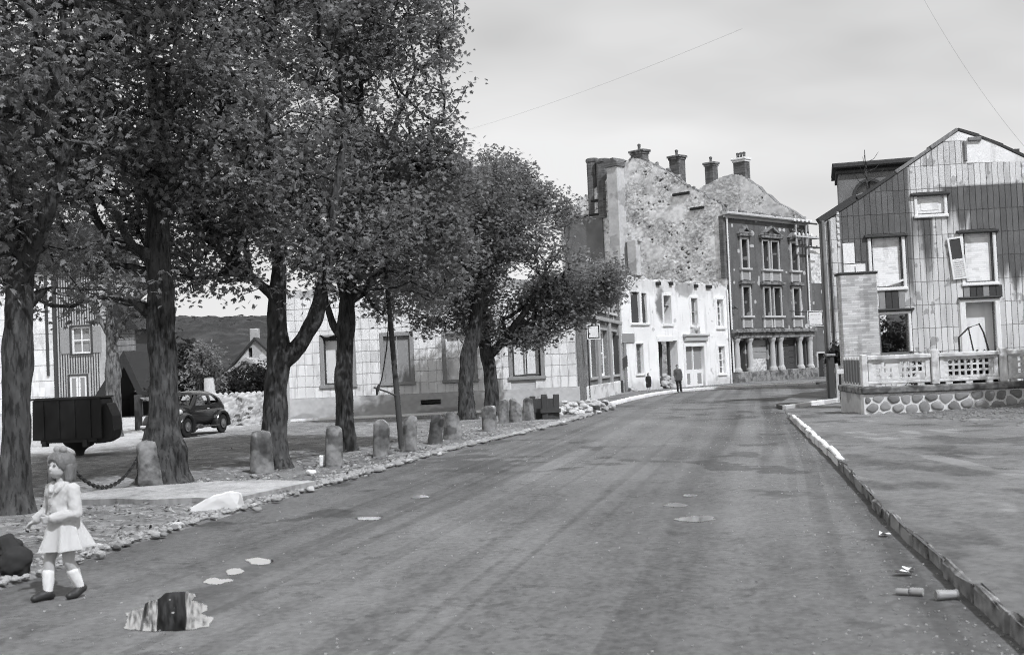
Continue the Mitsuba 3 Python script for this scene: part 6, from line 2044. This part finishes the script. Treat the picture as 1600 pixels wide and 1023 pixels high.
body = loft([ring(-1.96, .18, .40, .55), ring(-1.90, .36, .32, .74), ring(-1.74, .48, .30, .94), ring(-1.4, .57, .28, 1.02), ring(-.9, .62, .27, 1.0), ring(-.3, .63, .27, .98), ring(.35, .60, .27, .98), ring(.75, .48, .28, 1.0), ring(1.3, .38, .32, .98), ring(1.72, .34, .36, .94), ring(1.80, .28, .42, .86)])
obj('body', car(body), 'm_black_paint', ck, smooth=45)
cab = trimesh.convex.convex_hull(np.vstack([ring(-1.86, .38, .5, .78), ring(-1.66, .48, .6, 1.08), ring(-1.32, .55, .7, 1.33), ring(-.85, .59, .7, 1.47), ring(-.2, .60, .7, 1.50), ring(.22, .57, .7, 1.46), ring(.70, .55, .7, .98)]))
cabm = m3.Manifold(m3.Mesh(np.asarray(cab.vertices, np.float32), np.asarray(cab.faces, np.uint32)))
inner = m3.Manifold(m3.Mesh(np.asarray(cab.vertices * A([.93, .90, .95]) + A([-.02, 0, .02]), np.float32), np.asarray(cab.faces, np.uint32)))
inner = inner.trim_by_plane([0, 0, 1], .80)


def prism_y(pts):
    cs = m3.CrossSection([pts])
    return m3.Manifold.extrude(cs, 3).rotate([90, 0, 0]).translate([0, 1.5, 0])


def prism_x(pts, x0, x1):
    cs = m3.CrossSection([pts])
    return m3.Manifold.extrude(cs, x1 - x0).rotate([90, 0, 90]).translate([x0, 0, 0])


side_w = [[(-.42, 1.0), (.42, 1.0), (.20, 1.36), (-.42, 1.38)], [(-1.16, 1.06), (-.52, 1.02), (-.52, 1.38), (-.86, 1.36), (-1.06, 1.26)]]
cabm = cabm - inner
for w in side_w:
    cabm = cabm - prism_y(w)
cabm = cabm - prism_x([(-.47, 1.03), (.47, 1.03), (.42, 1.36), (-.42, 1.36)], .2, 1.0) - prism_x([(-.28, 1.12), (.28, 1.12), (.22, 1.30), (-.22, 1.30)], -1.8, -1.0)
obj('cabin', car(tri(cabm)), 'm_black_paint', ck, smooth=30)
for sgn in (1, -1):
    for w in side_w:
        yy = .575 * sgn
        v = [[a, yy - (b - 1.0) * .16 * sgn, b] for a, b in w]
        obj('side_window', car(TM(v, [[0, i, i + 1] for i in range(1, len(v) - 1)])), 'm_glass', ck)
obj('windscreen', car(TM([[.665, -.46, 1.03], [.665, .46, 1.03], [.33, .42, 1.36], [.33, -.42, 1.36]], [[0, 1, 2], [0, 2, 3]])), 'm_glass', ck)
obj('seats', car(cat([hullbox(-.2, .3, -.5, .5, .5, .95, .06), hullbox(-.35, -.2, -.5, .5, .5, 1.18, .05), hullbox(-1.15, -.6, -.5, .5, .5, .95, .06)])), 'm_dark_wood', ck)
for sgn in (1, -1):
    for x, nm in ((1.15, 'front_fender'), (-1.15, 'rear_fender')):
        an = np.radians([200, 172, 145, 115, 85, 58, 28, -2]) if nm == 'front_fender' else np.radians([185, 160, 130, 100, 70, 40, 12, -10])
        if nm == 'front_fender':
            pts = [(x + .40 * math.cos(t) * (1.05 if t > 1.5 else 1), .33 + .40 * math.sin(t)) for t in an[::-1]] + [(.45, .34), (.2, .30)]
        else:
            pts = [(x + .42 * math.cos(t), .33 + .42 * math.sin(t)) for t in an]
        js = {i: (a, sgn * .60, b, .10) for i, (a, b) in enumerate(pts)}
        ms = [m3.Manifold.batch_hull([m3.Manifold.sphere(.075, 12).scale([1, 2.2, 1]).translate([js[k][0], js[k][1], js[k][2]]) for k in (i, i + 1)]) for i in range(len(pts) - 1)]
        obj(nm, car(tri(m3.Manifold.batch_boolean(ms, m3.OpType.Add))), 'm_black_paint', ck, smooth=45)
        wk = obj('wheel', car(place(lathe([(0, -.05), (.20, -.05), (.28, -.06), (.325, -.04), (.335, 0), (.325, .04), (.28, .06), (.20, .05), (0, .05)], 28), (0, 0, 0)).apply_transform(trimesh.transformations.rotation_matrix(math.pi / 2, [1, 0, 0])).apply_translation([x, sgn * .63, .335])), 'm_rubber', ck, smooth=40)
        obj('rim', car(place(lathe([(0, 0), (.15, 0), (.16, .015), (.12, .012), (.09, .02), (.07, .045), (0, .05)], 24), (0, 0, 0)).apply_transform(trimesh.transformations.rotation_matrix(-sgn * math.pi / 2, [1, 0, 0])).apply_translation([x, sgn * .70, .335])), 'm_rim', wk, smooth=40)
    obj('headlight', car(place(trimesh.creation.icosphere(2, .10), (0, 0, 0)).apply_scale([1.3, 1, 1]).apply_translation([1.30, sgn * .50, .82])), 'm_chrome', ck, smooth=True)
    obj('running_board', car(hullbox(-.8, .75, sgn * .68 - .10, sgn * .68 + .10, .26, .31, .015)), 'm_black_paint', ck)
    obj('door_handle', car(hullbox(-.36, -.22, sgn * .64 - .015, sgn * .64 + .015, .86, .89, .008)), 'm_chrome', ck)
obj('front_bumper', car(tube([(1.72, -.66, .40), (1.86, -.4, .40), (1.90, 0, .40), (1.86, .4, .40), (1.72, .66, .40)], .045, 10)), 'm_chrome', ck, smooth=True)
obj('rear_bumper', car(tube([(-1.82, -.6, .40), (-1.96, -.3, .40), (-1.98, 0, .40), (-1.96, .3, .40), (-1.82, .6, .40)], .04, 10)), 'm_chrome', ck, smooth=True)
obj('radiator_grille', car(hullbox(1.70, 1.83, -.20, .20, .42, .90, .03)), 'm_chrome', ck)

# ------------------------------------------------------------------ people
def hand(c, d, side, up, s=1.0):
    """A half closed hand: palm, four fingers and a thumb, as sphere hulls."""
    d, side, up = A(d) / np.linalg.norm(d), A(side) / np.linalg.norm(side), A(up) / np.linalg.norm(up)
    c = A(c, float)
    sp = lambda p, r: m3.Manifold.sphere(r * s, 10).translate([float(x) for x in p])
    palm = m3.Manifold.batch_hull([sp(c + side * .016 * s, .011), sp(c - side * .016 * s, .011), sp(c + d * .045 * s + side * .020 * s, .010), sp(c + d * .045 * s - side * .020 * s, .010)])
    out = [palm]
    for i, ln in enumerate((.030, .036, .034, .026)):
        o = c + d * .047 * s + side * (.021 - .014 * i) * s
        k1 = o + (d * .85 - up * .5) * ln * .55 * s
        k2 = k1 + (d * .35 - up * .9) * ln * .5 * s
        out += [m3.Manifold.batch_hull([sp(o, .0075), sp(k1, .0068)]), m3.Manifold.batch_hull([sp(k1, .0068), sp(k2, .0058)])]
    t0 = c + d * .012 * s + side * .018 * s
    t1 = t0 + (d * .6 + side * .8) * .026 * s
    t2 = t1 + (d * .9 - up * .3) * .02 * s
    out += [m3.Manifold.batch_hull([sp(t0, .009), sp(t1, .0075)]), m3.Manifold.batch_hull([sp(t1, .0075), sp(t2, .0065)])]
    return out


def spheres(lst, seg=14):
    return m3.Manifold.batch_hull([m3.Manifold.sphere(float(r), seg).translate([float(a) for a in p]) for p, r in lst])


def union(ms):
    return m3.Manifold.batch_boolean(ms, m3.OpType.Add)


def put(m, loc, rotz):
    return place(m, loc, rotz)


# the girl: faces local -y, her right hand is at local -x
gpos = gp(103, 934)
GROT = -0.55
k = thing('person', 'little girl in a pale flared coat walking at the left edge of the road', 'person')
V3 = lambda *a: A(a, float)
R_hip, L_hip = V3(-.065, 0, .53), V3(.065, 0, .53)
R_kn, R_an, R_to = V3(-.07, -.09, .30), V3(-.075, -.105, .062), V3(-.09, -.22, .03)
L_kn, L_an, L_to = V3(.07, -.02, .295), V3(.075, .075, .078), V3(.08, -.03, .028)
R_sh, R_el, R_wr = V3(-.125, 0, .845), V3(-.185, .01, .69), V3(-.265, -.07, .60)
L_sh, L_el, L_wr = V3(.125, 0, .845), V3(.175, -.02, .665), V3(.03, -.15, .635)
hd = V3(-.005, -.012, 1.035)
bones = [spheres([((-.05, 0, .55), .085), ((.05, 0, .55), .085), ((0, 0, .70), .085)]), spheres([((0, 0, .68), .085), ((-.075, 0, .82), .06), ((.075, 0, .82), .06)]), spheres([((0, 0, .84), .045), ((0, -.005, .93), .038)]),
         spheres([((0, 0, .92), .038), (hd + V3(0, .005, -.03), .05)]),
         spheres([(hd + V3(0, .015, .015), .086), (hd + V3(0, -.03, -.035), .062), (hd + V3(0, -.045, -.062), .036)]), spheres([(hd + V3(0, -.082, -.012), .012), (hd + V3(0, -.088, -.024), .013)]), spheres([(hd + V3(0, -.078, -.052), .014), (hd + V3(0, -.07, -.05), .02)])]
for sg in (-1, 1):
    bones.append(spheres([(hd + V3(sg * .085, .01, -.01), .014), (hd + V3(sg * .085, .012, -.03), .011)]))
for h, kn, an in ((R_hip, R_kn, R_an), (L_hip, L_kn, L_an)):
    bones += [spheres([(h, .068), (kn, .044)]), spheres([(kn, .044), (kn * .6 + an * .4 + V3(0, .015, 0), .043), (an, .027)])]
for s_, e_, w_ in ((R_sh, R_el, R_wr), (L_sh, L_el, L_wr)):
    bones += [spheres([(s_, .038), (e_, .028)]), spheres([(e_, .028), (w_, .019)])]
bones += hand(R_wr, R_wr - R_el, (.4, -.9, 0), (-.5, -.1, .8), 1.0) + hand(L_wr, L_wr - L_el, (0, -.3, 1), (.3, -.9, -.2), 1.0)
obj('body', put(skin(union(bones), .008, 6), gpos, GROT), 'm_skin', k, smooth=True)
for sg in (-1, 1):
    obj('eye', put(place(trimesh.creation.icosphere(2, .011), hd + V3(sg * .032, -.078, .006)), gpos, GROT), 'm_hair', k, smooth=True)
# hair: bobbed, covering ears and nape
hair = union([spheres([(hd + V3(0, .018, .022), .103)], 28), spheres([(hd + V3(0, .045, -.02), .092), (hd + V3(0, .05, -.095), .075)], 24), spheres([(hd + V3(-.075, .02, -.01), .038), (hd + V3(-.082, .015, -.105), .034)], 16), spheres([(hd + V3(.075, .02, -.01), .038), (hd + V3(.082, .015, -.105), .034)], 16)])
hair = hair - spheres([(hd + V3(-.055, -.13, .025), .06), (hd + V3(.05, -.13, .025), .06), (hd + V3(-.055, -.095, -.11), .062), (hd + V3(.05, -.095, -.11), .062), (hd + V3(0, -.2, -.04), .07)], 20)
hm = skin(hair, .006, 4)
hm.vertices += .014 * (meshkit.fbm(hm.vertices * A([70, 70, 10]), 3, 2) - .5)[:, None] * hm.vertex_normals
obj('hair', put(hm, gpos, GROT), 'm_hair', k, smooth=True)
obj('hair_ribbon', put(cat([place(trimesh.creation.icosphere(2, .03), hd + V3(s_ * .035 + .01, .0, .125)).apply_scale(1.0) for s_ in (-1, 1)]), gpos, GROT), 'm_board_grey', k, smooth=True)
# coat: bodice, sleeves, collar and a flared skirt with folds
bod = union([spheres([((-.055, 0, .62), .098), ((.055, 0, .62), .098), ((0, 0, .72), .105)]), spheres([((0, 0, .70), .105), ((-.085, .0, .83), .068), ((.085, .0, .83), .068), ((0, .0, .865), .06)]),
             spheres([(R_sh, .056), (R_el, .047)]), spheres([(R_el, .047), (R_wr + (R_el - R_wr) * .12, .034)]), spheres([(L_sh, .056), (L_el, .048)]), spheres([(L_el, .048), (L_wr + (L_el - L_wr) * .12, .036)])])
bod = bod - spheres([((0, -.06, .96), .05), ((0, -.01, .95), .046)], 16)
bm = skin(bod, .012, 6)
bm.vertices += .016 * (meshkit.fbm(bm.vertices * A([18, 18, 26]), 3, 5) - .5)[:, None] * bm.vertex_normals
rings = []
n = 72
th = np.linspace(0, 2 * np.pi, n + 1)[:-1]
for t in np.linspace(0, 1, 12):
    z = .655 - .265 * t
    r0 = .102 + .088 * t ** 1.1
    fo = t * (.026 * np.cos(8 * th + 1.0 + .6 * t) + .016 * np.cos(5 * th + 2 + t) + .010 * np.cos(15 * th + 2 * t))
    rings.append(np.column_stack([(r0 * 1.08 + fo) * np.cos(th) + .012 * t, (r0 * .92 + fo) * np.sin(th) + .01 * t, np.full(n, z) + .012 * t * np.cos(th - 1.2)]))
for t, z in ((.97, .395), (.8, .47), (.3, .60)):
    rings.append(rings[11] * A([t, t, 0]) + A([0, 0, z]))
sk_ = loft(rings)
ck2 = obj('coat', put(cat([bm, sk_]), gpos, GROT), 'm_coat_pale', k, smooth=50)
obj('collar', put(skin(union([spheres([((s_ * .05, -.062, .868), .024), ((s_ * .075, -.02, .892), .024), ((s_ * .03, -.085, .84), .018)]) for s_ in (-1, 1)]), .01, 4), gpos, GROT), 'm_coat_pale', ck2, smooth=True)
for z in (.80, .74, .68):
    obj('button', put(place(trimesh.creation.icosphere(1, .010), (-.01, -.112, z)), gpos, GROT), 'm_board_grey', ck2, smooth=True)
for e_, w_ in ((L_el, L_wr), (R_el, R_wr)):
    obj('cuff', put(tube([w_ + (e_ - w_) * .1, w_ + (e_ - w_) * .26], .040, 14), gpos, GROT), 'm_coat_pale', ck2, smooth=40)
obj('sock', put(skin(spheres([(R_an + (R_kn - R_an) * .62, .048), (R_an + (R_kn - R_an) * .35, .045), (R_an, .034)]), .012, 3), gpos, GROT), 'm_sock', k, smooth=True)
obj('sock', put(skin(spheres([(L_an + (L_kn - L_an) * .62, .048), (L_an + (L_kn - L_an) * .35, .045), (L_an, .034)]), .012, 3), gpos, GROT), 'm_sock', k, smooth=True)
for an, to in ((R_an, R_to), (L_an, L_to)):
    heel = an + V3(0, .03, -.03) if an is R_an else an + V3(0, .03, -.01)
    d_ = to - an
    obj('shoe', put(skin(union([spheres([(heel, .032), (an + V3(0, 0, -.012), .040), (to + V3(0, .06, .012), .036)]), spheres([(to + V3(0, .06, .010), .036), (to + V3(0, .0, .0), .028)])]), .010, 3), gpos, GROT), 'm_shoe', k, smooth=True)


# dark bundle at the left edge
p = gp(28, 905)
m = skin(union([spheres([((-.16, 0, .13), .13), ((.0, 0, .15), .15)], 20), spheres([((-.02, .02, .18), .13), ((-.08, .03, .30), .09)], 20)]), .03, 6)
m.vertices += .05 * (meshkit.fbm(m.vertices * 9, 3, 8) - .5)[:, None] * m.vertex_normals * 2
obk = thing('sack', 'dark rounded sack on the road at the left edge, beside the girl', 'sack')
obj('bag', place(m, (p[0] - .02, p[1], .0)), 'm_sack', obk, smooth=True)
obj('folded_top', place(skin(spheres([((-.14, .03, .27), .05), ((.02, .03, .30), .045), ((-.06, .06, .33), .04)], 14), .03, 3), (p[0] - .02, p[1], .0)), 'm_sack', obk, smooth=True)


def bystander(label, loc, rotz, h, coat, legs, hem=.30, lean=0.0, seed=0):
    """A standing figure of height h in a coat; faces local -y."""
    s = h
    kk = thing('person', label, 'person')
    q = lambda *a: A(a, float) * s
    hd = q(0, -.012, .93)
    sh, el, wr = .105, (.135, .01, .64), (.125, -.05, .50)
    b = [spheres([(q(-.05, 0, .53), .062 * s), (q(.05, 0, .53), .062 * s), (q(0, 0, .66), .07 * s)]), spheres([(q(0, 0, .64), .07 * s), (q(-.07, 0, .79), .045 * s), (q(.07, 0, .79), .045 * s)]), spheres([(q(0, 0, .80), .034 * s), (q(0, -.006, .88), .03 * s)]),
         spheres([(hd + q(0, .008, .012), .052 * s), (hd + q(0, -.02, -.03), .036 * s)]), spheres([(hd + q(0, -.053, -.008), .009 * s), (hd + q(0, -.05, 0), .008 * s)])]
    for g_ in (-1, 1):
        b += [spheres([(q(g_ * .05, 0, .50), .055 * s), (q(g_ * .055, -.01 * g_, .28), .037 * s)]), spheres([(q(g_ * .055, -.01 * g_, .28), .036 * s), (q(g_ * .06, .01, .05), .022 * s)])]
        b += [spheres([(q(g_ * sh, 0, .79), .034 * s), (q(g_ * el[0], el[1], el[2]), .026 * s)]), spheres([(q(g_ * el[0], el[1], el[2]), .026 * s), (q(g_ * wr[0], wr[1], wr[2]), .017 * s)])]
        b += hand(q(g_ * wr[0], wr[1], wr[2]), (0, -.2, -1), (0, -1, .1), (g_ * -1, 0, 0), s * .62)
        b += [spheres([(hd + q(g_ * .052, .005, -.005), .010 * s)])]
    T_ = lambda m: place(place(m, (0, 0, 0), tilt=lean, about=(0, 1, 0)), loc, rotz)
    obj('body', T_(skin(union(b), .02, 5)), 'm_skin', kk, smooth=True)
    c = [spheres([(q(-.055, 0, .55), .075 * s), (q(.055, 0, .55), .075 * s), (q(0, 0, .70), .082 * s)]), spheres([(q(0, 0, .66), .082 * s), (q(-.08, 0, .795), .05 * s), (q(.08, 0, .795), .05 * s), (q(0, 0, .82), .045 * s)]), spheres([(q(-.055, 0, .56), .074 * s), (q(.055, 0, .56), .074 * s), (q(-.075, 0, hem + .06), .07 * s), (q(.075, 0, hem + .06), .07 * s)])]
    for g_ in (-1, 1):
        c += [spheres([(q(g_ * sh, 0, .79), .043 * s), (q(g_ * el[0], el[1], el[2]), .036 * s)]), spheres([(q(g_ * el[0], el[1], el[2]), .036 * s), (q(g_ * wr[0], wr[1], wr[2] + .02), .028 * s)])]
    obj('coat', T_(skin(union(c), .03, 4)), coat, kk, smooth=True)
    hr = spheres([(hd + q(0, .014, .02), .058 * s), (hd + q(0, .025, -.02), .05 * s)], 18) - spheres([(hd + q(0, -.09, -.02), .065 * s), (hd + q(0, -.12, -.06), .07 * s)], 18)
    obj('hair', T_(skin(hr, .02, 3)), 'm_hair', kk, smooth=True)
    if legs:
        obj('trousers', T_(skin(union([spheres([(q(g_ * .05, 0, .50), .06 * s), (q(g_ * .056, -.005, .28), .045 * s)]) + spheres([(q(g_ * .056, -.005, .28), .045 * s), (q(g_ * .06, .01, .05), .036 * s)]) for g_ in (-1, 1)]), .02, 3)), legs, kk, smooth=True)
    for g_ in (-1, 1):
        obj('shoe', T_(skin(spheres([(q(g_ * .06, .012, .022), .022 * s), (q(g_ * .065, -.09, .016), .018 * s)]), .02, 2)), 'm_shoe', kk, smooth=True)
    return kk


p = gp(1014, 613.5, .1)
bystander('child in a dark coat with bare legs before the white house', (p[0], p[1], .1), .5, (614 - 583) * p[1] / FOC * 1.0, 'm_coat_dark', None, .28)
p = gp(1062, 612.5, .1)
bystander('man in a grey coat leaning in front of the great opening of the white house', (p[0], p[1], .1), .2, (613 - 570) * p[1] / FOC, 'm_trousers', 'm_coat_dark', .40, lean=-.05)
